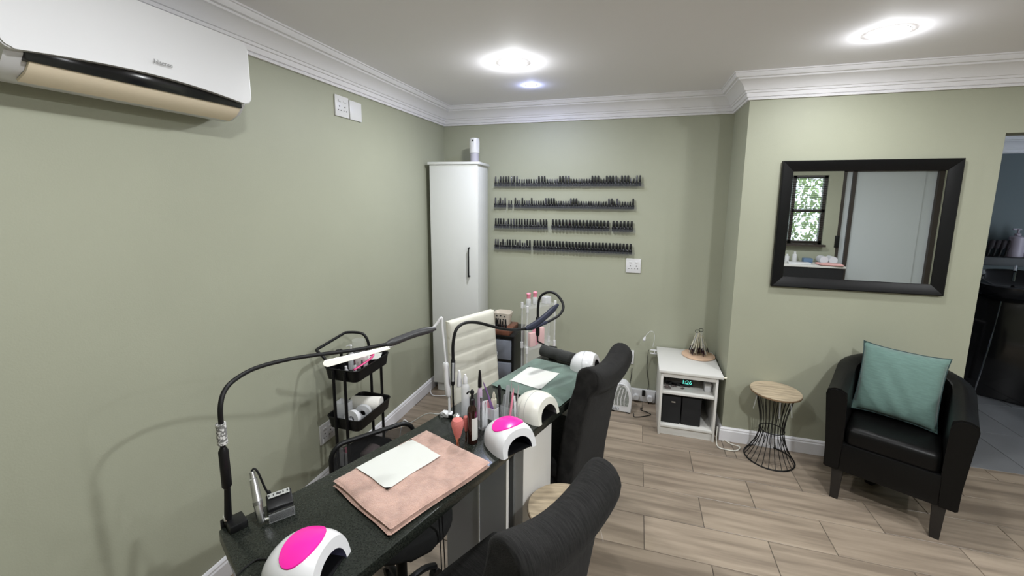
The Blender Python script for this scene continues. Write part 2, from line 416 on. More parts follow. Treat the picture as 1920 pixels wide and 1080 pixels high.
downlight(2.95, .70, .080, LED, DOWNLIGHT_W*1.2, 'ceiling_downlight', 'added fill downlight in the ceiling towards the sliding door', WARM)  # unseen extra lamp, added to fill the wide side of the room
downlight(2.95, 1.75, .080, LED, DOWNLIGHT_W*.5, 'ceiling_downlight', 'added fill downlight in the ceiling in front of the doorway', WARM)  # another unseen fill lamp, added near the doorway

# ================================================================ AIR CONDITIONER (left wall)
ac = thing('air_conditioner', 'white wall-mounted air conditioner with curved panel and cream louvre', 'air conditioner', (XL, 1.03, 2.03))
def ac_shell(name, prof, y0, y1, material, parent, inset=0, cr=.0):
    """extrude a side profile (x out of wall, z) along y"""
    b = bm_(); A = [b.verts.new((x, y0, z)) for x, z in prof]; B = [b.verts.new((x, y1, z)) for x, z in prof]
    for i in range(len(prof)): j = (i+1) % len(prof); b.faces.new((A[i], A[j], B[j], B[i]))
    b.faces.new(A); b.faces.new(B[::-1])
    return obj(name, b, material, parent, angle=30)
L2 = .345
ac_shell('body', [(0, -.022), (.06, -.036), (.105, -.034), (.150, -.012), (.178, .022), (.182, .05), (.182, .24), (0, .25)], -L2+.01, L2-.01, WPLAS, ac)
# front panel: rounded rectangle, gently bowed, black strip below it paints the dark gap above the louvre
b = bm_(); pan = rrect(2*L2+.01, .236, .030, 6)
pan = [q for i in range(len(pan)) for q in ([pan[i]]+[(pan[i][0]+(pan[(i+1) % len(pan)][0]-pan[i][0])*k/10, pan[i][1]) for k in range(1, 10)] if abs(pan[(i+1) % len(pan)][0]-pan[i][0]) > .3 else [pan[i]])]
def bow(y, z): return .198+.014*math.cos(math.pi*(z-.14)/.30)*.8
f_ = []; bk = []
for y, z in pan:
    z2 = z+.138; z2 += (.026*math.cos(math.pi*y/(2*L2+.02)) if z < 0 else 0); f_.append(b.verts.new((.192+.022*(1-((z2-.138)/.12)**2*.6), y-.006, z2))); bk.append(b.verts.new((.176, y, z2)))
n_ = len(f_)
ft = b.faces.new(f_); b.faces.new(bk[::-1])
for i in range(n_): j = (i+1) % n_; b.faces.new((f_[i], f_[j], bk[j], bk[i]))
bmesh.ops.bevel(b, geom=list(ft.edges), offset=.004, segments=2, affect='EDGES')
obj('front_panel', b, WPLAS, ac, angle=50)
b = bm_(); bb(b, .150, .1835, -L2+.045, L2-.028, .006, .080, .003)
obj('dark_gap_strip', b, BGLOSS, ac, label='black strip painting the dark gap under the front panel')
b = bm_()
LP = [(.180, .010), (.168, -.006), (.152, -.022), (.116, -.0385)]
A = [b.verts.new((x, -L2+.055, z)) for x, z in LP]; B = [b.verts.new((x, L2-.03, z)) for x, z in LP]
A2 = [b.verts.new((x-.004, -L2+.055, z+.006)) for x, z in LP]; B2 = [b.verts.new((x-.004, L2-.03, z+.006)) for x, z in LP]
for i in range(3): b.faces.new((A[i], A[i+1], B[i+1], B[i])); b.faces.new((A2[i], A2[i+1], B2[i+1], B2[i]))
b.faces.new((A[0], B[0], B2[0], A2[0])); b.faces.new((A[3], B[3], B2[3], A2[3]))
b.faces.new(A+A2[::-1]); b.faces.new(B+B2[::-1])
obj('louvre', b, BEIGE, ac, label='cream louvre flap')
Mx = Matrix(((0, 0, 1, .2145), (1, 0, 0, .015), (0, 1, 0, .086), (0, 0, 0, 1)))
text('brand_lettering', 'Hisense', .018, LOGO, ac, Mx)

# ================================================================ SOCKETS
def plate(name, label, cat_, c, n, w=.118, hgt=.118, holes=True, loc_z=None):
    """c: centre on wall, n: outward wall normal ('x','-y')"""
    rz = {'x': math.radians(90), '-y': 0}[n]
    t = thing(name, label, cat_, c, rz)
    b = bm_(); box(b, (0, -.005, 0), (w, .010, hgt), .003); obj('cover_plate', b, WPLAS, t)
    if holes:
        b = bm_(); box(b, (-w*.2, -.0115, hgt*.25), (.022, .005, .012), .001); obj('switch', b, WPLAS, t)
        b = bm_(); box(b, (w*.2, -.0115, hgt*.25), (.022, .005, .012), .001); obj('switch', b, WPLAS, t)
        for sx in (-1, 1):
            b = bm_()
            cx_ = sx*w*.2
            rod(b, (cx_, -.0095, -.002), (cx_, -.0107, -.002), .0045); rod(b, (cx_-.011, -.0095, -hgt*.2), (cx_-.011, -.0107, -hgt*.2), .0035); rod(b, (cx_+.011, -.0095, -hgt*.2), (cx_+.011, -.0107, -hgt*.2), .0035)
            obj('pin_holes', b, HOLE, t)
    return t
c = PX(639, 200, XL); plate('wall_socket', 'white double wall socket below the cornice, joined to a blank plate', 'socket', c, 'x')
c2 = PX(662, 206, XL); c2.z = c.z-.006; plate('blank_plate', 'white blank cover plate next to the high wall socket', 'cover plate', (XL, c.y+.125, c.z-.004), 'x', .112, .112, holes=False)
plate('wall_socket', 'white double wall socket behind the black trolley', 'socket', PX(612, 808, XL), 'x')
plate('wall_socket', 'white double wall socket under the polish shelves', 'socket', PY(1187.5, 498, YB), '-y')
plate('wall_socket', 'white double wall socket half hidden behind a charcoal chair back', 'socket', PY(1175, 668, YB), '-y')
# socket strip on the skirting with plugs
c = PY(1204, 747, YB-.02); strip = thing('socket_strip', 'white plug strip on the skirting beside the fan heater', 'socket strip', (c.x, YB-.02, .058))
b = bm_(); box(b, (0, -.012, 0), (.20, .024, .10), .004); obj('housing', b, WPLAS, strip)
for x in (-.05, .06):
    b = bm_(); lathe_to(b, (x, -.024, -.012), (x, -.052, -.012), [(.027, 0), (.027, .7), (.022, 1)]); obj('plug', b, WPLAS, strip)
b = bm_(); box(b, (.008, -.035, .03), (.026, .022, .048), .004); obj('adapter', b, BPLAS, strip, label='black plug adapter')

# ================================================================ TALL CABINET
cab = thing('tall_cabinet', 'tall narrow white cabinet standing in the corner', 'cabinet', (-1.650, 3.150, 0), math.radians(5))
CW, CDp, CH = .412, .30, 1.975
b = bm_(); bb(b, 0, CW, .020, CDp, .085, CH-.022, .001); obj('body', b, WLAM2, cab)
b = bm_(); bb(b, -.012, CW+.014, -.010, CDp+.004, CH-.022, CH, .003); obj('top', b, WLAM2, cab)
b = bm_(); bb(b, .02, CW-.0, .045, CDp, 0, .085); obj('plinth', b, WLAM2, cab)
b = bm_(); bb(b, .002, CW-.002, 0, .018, .09, CH-.026, .0015); dd = obj('door', b, WLAM2, cab)
b = bm_(); hz0, hz1 = 1.05, 1.285
hx = CW-.075
rod(b, (hx, 0, hz0), (hx, -.028, hz0), .006); rod(b, (hx, 0, hz1), (hx, -.028, hz1), .006); box(b, (hx, -.031, (hz0+hz1)/2), (.010, .010, hz1-hz0+.012), .002)
obj('handle', b, BMETAL, dd, label='black bar handle')
b = bm_(); fr = PZ(887, 297, CH)
af = thing('air_freshener', 'white and grey spray dispenser standing on the tall cabinet', 'dispenser', (-1.325, 3.33, CH))
b = bm_(); lathe(b, [(.036, 0), (.036, .078)], 24); obj('grey_base', b, mat('lavender_grey_plastic', (.42, .41, .47), .4), af)
b = bm_(); lathe(b, [(.036, .078), (.041, .080), (.043, .17), (.040, .196), (.030, .20)], 24); obj('cover', b, WPLAS, af)
b = bm_(); rod(b, (0, -.036, .178), (0, -.046, .178), .007); obj('nozzle', b, BPLAS, af)

# ================================================================ POLISH SHELVES
shelf_px = [349, 390.5, 431, 471.5]
shelf_names = ['highest', 'second', 'third', 'lowest']
sx0, sx1 = -1.214, .010
rows = [
 ('tsTTTTtTt'+'s'*8+'TTT'+'s'*5+'TTtt'+'s'*8+'TTT'+'ss'+'TTTt'+'s'+'TTT'+'ss'+'tT', None),
 ('tsTst-ss-TssTsssTsssss'+'tTTT'+'s'*6+'tTT'+'s'*12+'tTstsssssT', None),
 ('TTTTsTttTTTTTTTTsTTT--'+'w'*17+'-'+'wwwwww', None),
 ('ttsTsTTTTstssTT-'+'w'*22+'wwwwwwww', None)]
def bottle_mesh(kind):
    b = bm_()
    if kind == 'T': lathe(b, [(.0098, 0), (.0112, .002), (.0112, .027), (.0088, .034), (.0065, .037)], 10)
    elif kind == 'w': lathe(b, [(.0115, 0), (.0130, .002), (.0130, .030), (.0095, .037), (.0068, .040)], 10)
    else: lathe(b, [(.0088, 0), (.0100, .002), (.0100, .023), (.007, .028), (.0055, .030)], 10)
    c_ = bm_()
    if kind == 'T': lathe(c_, [(.0078, .037), (.0082, .040), (.0070, .081), (.0052, .084)], 10)
    elif kind == 'w': lathe(c_, [(.0086, .040), (.0092, .043), (.0082, .082), (.0062, .085)], 10)
    else: lathe(c_, [(.0062, .030), (.0066, .032), (.0056, .058), (.0045, .060)], 10)
    return b, c_
GLASSB = mat('black_polish_glass', (.006, .006, .009), .15, spec=.4)
CAPM = mat('black_cap', (.005, .005, .006), .35, spec=.35)
CAPS = mat('glint_cap', (.05, .05, .06), .12, spec=.8)  # black cap in a lighter tone, the glint put into its colour
LEDGE = mat('clear_ledge_acrylic', (.40, .42, .45), .05, alpha=.06)
protos = {}
def polish(kind, loc, label, group, capmat=None, scale=1):
    key = (kind, capmat)
    if key not in protos:
        bb1, bb2 = bottle_mesh(kind); o = obj('polish_bottle', bb1, GLASSB); c_ = obj('cap', bb2, CAPS if capmat else CAPM, o); protos[key] = o
        r = o
    else: r = dup(protos[key])
    r.location = loc; r.scale = (scale,)*3
    tag(r, label, 'nail polish', group); return r
ZS = []
CAPTXT = {'T': 'slim tall cap', 's': 'short cap', 'w': 'thick tall cap'}
for r, (row, _) in enumerate(rows):
    c = PY(1060, shelf_px[r], YB-.035); z = c.z; ZS.append(z)
    x1 = sx1 if r == 0 else sx1-.045
    t = thing('polish_shelf', f'{shelf_names[r]} clear acrylic wall ledge holding a row of nail polish', 'shelf', (0, YB, z), 0)
    b = bm_(); bb(b, sx0-.015, x1+.02, -.050, -.001, -.003, 0); obj('ledge', b, LEDGE, t, smooth=False)
    b = bm_(); bb(b, sx0-.015, x1+.02, -.053, -.050, -.012, .018); obj('front_lip', b, LEDGE, t, smooth=False)
    b = bm_(); bb(b, sx0-.015, x1+.02, -.003, -.0008, 0, .03); obj('back_strip', b, LEDGE, t, smooth=False)
    wts = [(.0265 if ch == 'w' else .0195 if ch in 's' else .0225 if ch != '-' else .014) for ch in row]
    tot = sum(wts); sc_ = (x1-sx0)/tot; x = sx0
    for ch, wv in zip(row, wts):
        wv *= sc_
        if ch != '-':
            kd = 'T' if ch in 'Tt' else ch
            cm = ch == 't' or (ch == 's' and random.random() < .45)
            lab = f'black nail polish bottle with {CAPTXT[kd]}{" and painted glint" if cm else ""} on the {shelf_names[r]} clear ledge'
            polish(kd, (x+wv/2, YB-.026+random.uniform(-.004, .004), z), lab, f'{CAPTXT[kd]}{" painted glint" if cm else ""} polish bottles on the {shelf_names[r]} ledge', cm or None, min(1, sc_))
        x += wv

# ================================================================ MIRROR (pier wall)
mc = [PY(1467, 303, YP), PY(1806, 296, YP), PY(1764, 552, YP), PY(1443, 537, YP)]
mx0, mx1 = (mc[0].x+mc[3].x)/2, (mc[1].x+mc[2].x)/2; mz1, mz0 = (mc[0].z+mc[1].z)/2, (mc[2].z+mc[3].z)/2
mr = thing('wall_mirror', 'rectangular wall mirror in a wide black frame', 'mirror', ((mx0+mx1)/2, YP, (mz0+mz1)/2))
mw, mh = (mx1-mx0)/2, (mz1-mz0)/2
FPR = [(0, 0), (0, .024), (.006, .028), (.016, .026), (.060, .014), (.066, .010), (.066, 0)]     # (inwards, out of wall)
cs = [(-mw, -mh, 1, 1), (mw, -mh, -1, 1), (mw, mh, -1, -1), (-mw, mh, 1, -1)]
names = ['frame_bottom', 'frame_side', 'frame_top', 'frame_side']
for i in range(4):
    a = cs[i]; c = cs[(i+1) % 4]; b = bm_()
    A = [b.verts.new((a[0]+a[2]*p, -q, a[1]+a[3]*p)) for p, q in FPR]; B = [b.verts.new((c[0]+c[2]*p, -q, c[1]+c[3]*p)) for p, q in FPR]
    for k in range(len(FPR)-1): b.faces.new((A[k], A[k+1], B[k+1], B[k]))
    b.faces.new(A); b.faces.new(B[::-1]); b.faces.new((A[0], A[-1], B[-1], B[0]))
    obj('frame_rail' if i % 2 == 0 else 'frame_stile', b, mat('black_frame', (.004, .004, .0045), .35, spec=.25), mr, angle=25)
b = bm_(); bb(b, -mw+.062, mw-.062, -.010, -.006, -mh+.062, mh-.062); obj('glass', b, MIRROR, mr, smooth=False)

# ================================================================ NAIL DESK
UA = math.radians(18.5)
U = Vector((math.sin(UA), math.cos(UA), 0)); N = Vector((math.cos(UA), -math.sin(UA), 0))
DZT = .76
def D(s, w_, z=DZT): v = U*s+N*w_; return Vector((v.x, v.y, z))
desk = thing('nail_desk', 'long narrow nail desk with dark granite top and laminate pedestals', 'desk', D(1.2, -1.04, 0), 0)
def desk_obj(name, b, material, **k):
    o = obj(name, b, material, desk, **k); o.location = -Vector(desk.location); return o
top = [D(.325, -.845), D(2.14, -.838), D(2.14, -1.245), D(1.40, -1.240), D(1.10, -1.240), D(.62, -1.265), D(.412, -1.295), D(.395, -1.285)]
b = bm_(); prism(b, [(p.x, p.y) for p in top], DZT-.038, DZT, .004); desk_obj('worktop', b, GRANITE, angle=30)
def dpanel(name, s0, s1, w0, w1, z0, z1, material):
    b = bm_(); q = [D(s0, w0), D(s1, w0), D(s1, w1), D(s0, w1)]
    prism(b, [(p.x, p.y) for p in q], z0, z1); return desk_obj(name, b, material, smooth=False)
zt = DZT-.038
dpanel('side_panel', .47, .488, -1.20, -.88, 0, zt, GLAM)
dpanel('side_panel', .58, .598, -1.20, -.88, 0, zt, WLAM)
dpanel('back_panel', .488, .58, -1.20, -1.185, 0, zt, GLAM)
dpanel('side_panel', 1.195, 1.209, -1.18, -.866, 0, zt, GLAM)
dpanel('edge_band', 1.195, 1.211, -.866, -.860, 0, zt, WLAM)
dpanel('seam_strip', 1.192, 1.195, -1.00, -.994, 0, zt, WLAM)
dpanel('recess_panel', 1.30, 1.315, -1.18, -.90, 0, zt, DGLAM)
dpanel('front_panel', 1.31, 1.535, -.90, -.858, 0, zt, WLAM)
dpanel('side_panel', 1.52, 1.535, -1.18, -.90, 0, zt, WLAM)
dpanel('side_panel', 2.04, 2.056, -1.20, -.87, 0, zt, WLAM)

# ---------------------------------------------------------------- towels and papers
def slab(corners, z0, th, nx=28, ny=28, wav=.003, seed=0, edge=.10, fuzz=0):
    """soft cloth slab over 4 corners (world xy), rounded edges"""
    rn = random.Random(seed); ph = [rn.uniform(0, 6) for _ in range(6)]
    b = bm_(); c = [Vector((p[0], p[1], 0)) for p in corners]; Tt = []; Bt = []
    for j in range(ny+1):
        r1 = []; r2 = []
        for i in range(nx+1):
            u, v = i/nx, j/ny
            p = (c[0]*(1-u)+c[1]*u)*(1-v)+(c[3]*(1-u)+c[2]*u)*v
            e = min(min(u, 1-u), min(v, 1-v)); k = min(1, e/edge); k = math.sqrt(max(0, 1-(1-k)**2))
            p.x += .004*math.sin(9*v+ph[0])*(1 if i in (0, nx) else .3); p.y += .004*math.sin(8*u+ph[1])*(1 if j in (0, ny) else .3)
            wv = wav*(math.sin(11*u+5*v+ph[2])+.7*math.sin(17*v-6*u+ph[3])+.5*math.sin(29*u+ph[4])*math.sin(23*v+ph[5]))
            r1.append(b.verts.new((p.x, p.y, z0+th*.5+th*.5*k+max(0, wv)*k+rn.uniform(-fuzz, fuzz)*k))); r2.append(b.verts.new((p.x, p.y, z0+th*.5-th*.5*k)))
        Tt.append(r1); Bt.append(r2)
    for j in range(ny):
        for i in range(nx):
            b.faces.new((Tt[j][i], Tt[j][i+1], Tt[j+1][i+1], Tt[j+1][i])); b.faces.new((Bt[j][i], Bt[j+1][i], Bt[j+1][i+1], Bt[j][i+1]))
    bnd = [(0, i) for i in range(nx)]
    for i in range(nx):
        b.faces.new((Tt[0][i], Bt[0][i], Bt[0][i+1], Tt[0][i+1])); b.faces.new((Tt[ny][i], Tt[ny][i+1], Bt[ny][i+1], Bt[ny][i]))
    for j in range(ny):
        b.faces.new((Tt[j][0], Tt[j+1][0], Bt[j+1][0], Bt[j][0])); b.faces.new((Tt[j][nx], Bt[j][nx], Bt[j+1][nx], Tt[j+1][nx]))
    return b
def flat(pts, z): return [PZ(x, y, z) for x, y in pts]
pt = flat([(624, 908), (800, 812), (919, 873), (730, 1003)], .772)
tw = thing('pink_towel', 'folded dusty pink terry towel on the granite desk', 'towel', (pt[0]+pt[2])/2*1, 0); tw.location.z = DZT
def rel(o, root): o.location = -Vector(root.location); return o
rel(obj('lower_fold', slab(pt, DZT+.0005, .015, 44, 44, seed=1, edge=.05, wav=0, fuzz=.0008), PINKTOWEL, tw, angle=80), tw)
ctr = sum(pt, Vector())/4
pt2 = [ctr+(p-ctr)*f for p, f in zip(pt, (.985, 1, 1, .975))]
rel(obj('upper_fold', slab(pt2, DZT+.0150, .016, 64, 64, seed=2, edge=.08, wav=.0016, fuzz=.0011), PINKTOWEL, tw, angle=80), tw)
def paper(name, label, px, z, seed, wav=.001):
    c = flat(px, z); b = slab(c, z, .0008, 14, 14, wav, seed, .02); return tag(obj(name, b, PAPER, angle=80), label, 'paper')
paper('paper_sheet', 'white paper sheet on the pink towel', [(669, 876), (772, 823), (826, 854), (727, 917)], DZT+.0358, 5, .0006)
gt = [D(1.575, -1.235), D(2.01, -1.238), D(2.03, -.842), D(1.565, -.842)]
b = slab(gt, DZT+.0005, .010, seed=7, edge=.05, wav=.0009, fuzz=.0006); tag(obj('green_towel', b, GREENTOWEL, angle=80), 'dark green terry towel spread over the granite desk', 'towel')
paper('paper_sheet', 'white paper sheet on the green towel', [(957, 713), (992, 687.5), (1048, 700), (1013, 730)], DZT+.0138, 6, .0004)
# dark rolled towel across the far end
b = bm_(); tube(b, [D(2.075, -1.235, DZT+.034), D(2.07, -1.12, DZT+.034), D(2.065, -1.02, DZT+.034)], .033, 16, 6)
rt_ = tag(obj('rolled_towel', b, DARKTOWEL), 'charcoal rolled towel lying across the desk by the clear rack', 'towel')

# ---------------------------------------------------------------- gel lamps
def gel_lamp(name, label, loc, rz, body, inner, pink, W=.088, Hh=.092, Lx=.175, group=None):
    t = thing(name, label, 'gel lamp', loc, rz, group)
    NS, K = 16, 22
    def prof(tt):
        q = max(0, (tt-.30)/.70); s = math.sqrt(max(0, 1-q**2.3)); fr_ = 1-.12*max(0, (.22-tt)/.22)**2
        return W*(.55+.45*s)*s**.35*fr_ if s > 0 else 0, Hh*s**.75*(1-.10*max(0, (.25-tt)/.25)**2)
    def outer(tt, a):
        w_, h_ = prof(tt); y = w_*math.cos(a); z = h_*math.sin(a)**.62
        x = Lx*.5-tt*Lx-.24*z*(1-tt)
        return Vector((x, y, z))
    ts = [0, .02, .06]+[.06+.94*(i/NS)**.85 for i in range(1, NS)]+[.995]
    b = bm_(); R = [[b.verts.new(outer(tt, math.pi*k/K)) for k in range(K+1)] for tt in ts]
    for i in range(len(R)-1):
        for k in range(K): b.faces.new((R[i][k], R[i][k+1], R[i+1][k+1], R[i+1][k]))
    b.faces.new(R[-1])
    def inn(tt, a):
        w_, h_ = prof(0); w_ *= .74; h_ *= .68; y = w_*math.cos(a); z = h_*math.sin(a)**.8
        return Vector((Lx*.5-tt*Lx-.24*z*(1-tt), y, z))
    I0 = [b.verts.new(inn(.0, math.pi*k/K)) for k in range(K+1)]
    for k in range(K): b.faces.new((R[0][k+1], R[0][k], I0[k], I0[k+1]))
    obj('shell', b, body, t, angle=35)
    b = bm_(); I = [[b.verts.new(inn(tt, math.pi*k/K)) for k in range(K+1)] for tt in (.0, .25, .55)]
    for i in range(2):
        for k in range(K): b.faces.new((I[i][k], I[i][k+1], I[i+1][k+1], I[i+1][k]))
    b.faces.new(I[-1]); obj('lining', b, inner, t, label='shiny inside of the lamp tunnel')
    b = bm_(); bb(b, -Lx*.10, Lx*.46, -W*.70, W*.70, .0005, .003); obj('base_plate', b, BPLAS, t)
    if pink:
        b = bm_(); c0 = b.verts.new(outer(.37, math.pi/2)+Vector((0, 0, .0032))); prev = None; rings = []
        for rr in (.35, .7, .95, 1.0):
            ring = []
            for k in range(36):
                q = 2*math.pi*k/36; cx_ = math.cos(q)
                tt = .37-cx_*.31*rr*(1 if cx_ < 0 else .92); aa = math.pi/2+math.sin(q)*.86*rr*(1-.12*cx_)
                p = outer(tt, aa); nrm = Vector((0, math.cos(aa), math.sin(aa)))
                ring.append(b.verts.new(p+nrm*(.003 if rr < .99 else -.001)))
            rings.append(ring)
        for k in range(36): b.faces.new((c0, rings[0][k], rings[0][(k+1) % 36]))
        for A, B in zip(rings, rings[1:]):
            for k in range(36): b.faces.new((A[k], B[k], B[(k+1) % 36], A[(k+1) % 36]))
        obj('top_cover', b, HOTPINK, t, label='oval hot pink top cover')
        b = bm_(); box(b, (Lx*.5-.034-.004, 0, Hh*.80), (.006, .030, .008), .001, rot=(0, math.radians(-20), 0)); obj('display', b, mat('pale_display', (.45, .47, .5), .3), t)
    else:
        b = bm_(); tube(b, [outer(.42, math.pi*k/24)*1.004 for k in range(25)], .0008, 5); obj('seam', b, GREYP, t)
    return t
INNER1 = mat('dark_pearl_lining', (.035, .032, .055), .3)
INNER2 = mat('grey_pearl_lining', (.13, .12, .13), .35)
gel_lamp('gel_lamp', 'white gel lamp with pink oval cover beside the nail drill', (-.768, .745, DZT), math.radians(8), WPLAS, PEARL, True)
gel_lamp('gel_lamp', 'white gel lamp with pink oval cover beside the dark pump bottle', (-.448, 1.442, DZT), math.radians(-36), WPLAS, INNER1, True)
gel_lamp('gel_lamp', 'plain warm white gel lamp in front of the green towel', (-.398, 1.688, DZT), math.radians(-22), CREAM, INNER2, False, Hh=.098, Lx=.165)
gel_lamp('gel_lamp', 'plain white gel lamp touching the charcoal rolled towel', (-.245, 2.225, DZT+.011), math.radians(-8), WPLAS, INNER2, False, W=.082, Hh=.092, Lx=.150)

# ---------------------------------------------------------------- desk lamps
def P3(lst): return [PY(*q) for q in lst]
def head(b, pts, w_, th):
    P = cat(pts, 5); tube(b, P, lambda t: w_*(.55+.45*min(1, 6*t))*(1 if t < .85 else max(.35, 1-(t-.85)*3.6)), 10, flat=th)
t1 = thing('desk_lamp', 'black gooseneck desk lamp clamped at the desk corner by the nail drill', 'lamp', PY(430, 975, .805)); t1.location.z = DZT
rb = Vector(t1.location)
def lp(name, b, m_, root, **k): o = obj(name, b, m_, root, **k); o.location = -Vector(root.location); return o
b = bm_(); box(b, rb+Vector((.018, .006, .011)), (.055, .045, .022), .004, rot=(0, 0, math.radians(-25))); box(b, rb+Vector((-.012, .004, -.02)), (.012, .035, .08), .003, rot=(0, 0, math.radians(-25))); lp('clamp', b, BPLAS, t1)
b = bm_(); rod(b, rb+Vector((-.005, 0, .01)), PY(426, 905, .80), .010, .0075); lp('stem', b, BPLAS, t1)
b = bm_(); rod(b, rb+Vector((-.005, 0, .022)), rb+Vector((-.006, 0, .034)), .0112); lp('chrome_ring', b, CHROME, t1)
b = bm_(); lathe_to(b, PY(426, 915, .80), PY(418, 838, .80), [(.008, 0), (.0125, .06), (.0125, .9), (.007, 1)]); lp('switch_grip', b, BPLAS, t1)
neck = P3([(418, 845, .80), (415, 800, .80), (413, 765, .80), (420, 735, .82), (440, 712, .855), (480, 690, .93), (540, 674, 1.02), (600, 664.5, 1.10), (660, 657, 1.18), (728, 645, 1.27)])
b = bm_(); tube(b, neck, .0065, 10, 6); lp('gooseneck', b, BRUB, t1)
b = bm_(); rod(b, PY(417.5, 832, .80), PY(413.5, 794, .80), .0125); lp('tag', b, mat('printed_paper_tag', (.7, .7, .68), .7, noise=.75, nscale=160, ramp=(.5, .56)), t1, label='paper tag wrapped round the neck')
b = bm_(); head(b, P3([(724, 646, 1.265), (745, 638, 1.30), (780, 625, 1.36), (817, 616, 1.42)]), .0145, .95); lp('lamp_head', b, mat('dark_grey_plastic', (.035, .035, .037), .45), t1)

t2 = thing('desk_lamp', 'white slim lamp with a glowing bar, clamped behind the bottles', 'lamp', PZ(843, 781, DZT)); rb = Vector(t2.location); yl = rb.y
b = bm_(); box(b, rb+Vector((-.01, 0, .010)), (.05, .03, .020), .004); box(b, rb+Vector((-.03, 0, -.02)), (.012, .03, .07), .003); lp('clamp', b, WPLAS, t2)
b = bm_(); tube(b, [rb+Vector((0, 0, .01)), PY(842, 745, yl), PY(839, 690, yl)], .0055, 10); lp('stem', b, WPLAS, t2)
b = bm_(); lathe_to(b, PY(841, 742, yl), PY(835.5, 680, yl), [(.010, 0), (.0135, .05), (.0135, .95), (.009, 1)]); lp('switch_grip', b, WPLAS, t2)
b = bm_(); tube(b, P3([(836, 682, yl), (833, 650, yl), (829.5, 615, yl), (828.5, 597, yl), (825, 598, yl-.005), (819, 607, yl-.01), (811, 615, yl-.02), (795, 623, yl-.03), (760, 637, yl-.04), (730, 651, yl-.05)]), lambda t: .0042+.0015*(1-abs(2*t-1)), 10, 6); lp('neck', b, WPLAS, t2)
A_ = PY(730, 651.5, yl-.05); B_ = PY(607, 683, yl-.10); dv = (B_-A_).normalized(); sd = Vector((.25, -.25, .93)); sd = (sd-dv*sd.dot(dv)).normalized(); nn = dv.cross(sd)
def bar(b, w0, w1, th, off):
    L_ = (B_-A_).length; pts = []
    for k in range(9):
        t = k/8; pts.append((t*L_*.94, (w0*(1-t)+w1*t)))
    for k in range(1, 7):
        a = math.pi/2*k/6; pts.append((L_*.94+L_*.06*math.sin(a), w1*math.cos(a)))
    ol = pts+[(x, -y) for x, y in pts[::-1] if y > 1e-5]
    F_ = [b.verts.new(A_+dv*x+sd*y+nn*(th/2+off)) for x, y in ol]; G_ = [b.verts.new(A_+dv*x+sd*y+nn*(-th/2+off)) for x, y in ol]
    b.faces.new(F_); b.faces.new(G_[::-1])
    for i in range(len(ol)): j = (i+1) % len(ol); b.faces.new((F_[i], F_[j], G_[j], G_[i]))
b = bm_(); bar(b, .006, .0165, .007, 0); lp('light_bar', b, LEDBAR, t2, label='lit white bar of the lamp')

t3 = thing('desk_lamp', 'black gooseneck lamp clamped between the two work places', 'lamp', PZ(851, 783, DZT)); rb = Vector(t3.location); yl = rb.y
b = bm_(); box(b, rb+Vector((0, .0, .008)), (.04, .03, .016), .003); lp('clamp', b, BPLAS, t3)
b = bm_(); tube(b, [rb+Vector((0, 0, .01)), PY(849.5, 745, yl), PY(849, 718, yl)], .0042, 8); lp('stem', b, BPLAS, t3)
b = bm_(); lathe_to(b, PY(849, 723, yl), PY(849.5, 672, yl), [(.005, 0), (.0095, .07), (.0095, .93), (.005, 1)], 10); lp('switch_grip', b, BPLAS, t3)
b = bm_(); q0 = PY(849.2, 715, yl-.0105); q1 = PY(849.5, 681, yl-.0105); tube(b, [q0, q1], .0052, 8); lp('switch_strip', b, GREYP, t3)
b = bm_(); tube(b, P3([(849.5, 675, yl), (849.5, 645, yl), (855, 619, yl+.01), (868, 607, yl+.05), (885, 604, yl+.10), (905, 607, yl+.16), (935, 615, yl+.25), (960, 618.5, yl+.33), (990, 616, yl+.42)]), .0068, 10, 6); lp('gooseneck', b, BRUB, t3)
b = bm_(); head(b, P3([(985, 617, yl+.40), (1003, 608, yl+.46), (1025, 591, yl+.54), (1046, 571, yl+.62)]), .0175, .8); lp('lamp_head', b, NAVY, t3)

t4 = thing('desk_lamp', 'black looped gooseneck lamp clamped at the desk end by the clear rack', 'lamp', D(2.11, -1.19)); rb = Vector(t4.location); yl = rb.y
b = bm_(); box(b, rb+Vector((0, .0, .035)), (.06, .04, .02), .004); box(b, rb+Vector((.0, .035, 0)), (.05, .02, .09), .004); lp('clamp', b, BPLAS, t4)
xx = PZ(1008, 662, DZT+.04)
b = bm_(); tube(b, [rb+Vector((0, 0, .04)), PY(1008, 640, yl), PY(1007.5, 625, yl)], .0055, 8); lp('stem', b, BPLAS, t4)
b = bm_(); lathe_to(b, PY(1008, 630, yl), PY(1008, 594, yl), [(.007, 0), (.0125, .08), (.0125, .92), (.007, 1)], 12); lp('switch_grip', b, BPLAS, t4)
b = bm_(); tube(b, P3([(1008.5, 597, yl), (1009, 575, yl), (1013, 557, yl), (1025, 548.5, yl), (1040, 550, yl-.02), (1053, 564, yl-.05), (1056, 578, yl-.08), (1048, 591, yl-.11), (1034, 600, yl-.14), (1022, 606, yl-.17)]), .0075, 10, 6); lp('gooseneck', b, BRUB, t4)
b = bm_(); head(b, P3([(1028, 603, yl-.15), (1015, 608, yl-.19), (1000, 614, yl-.24), (988, 618, yl-.28)]), .0150, .6); lp('lamp_head', b, NAVY, t4)

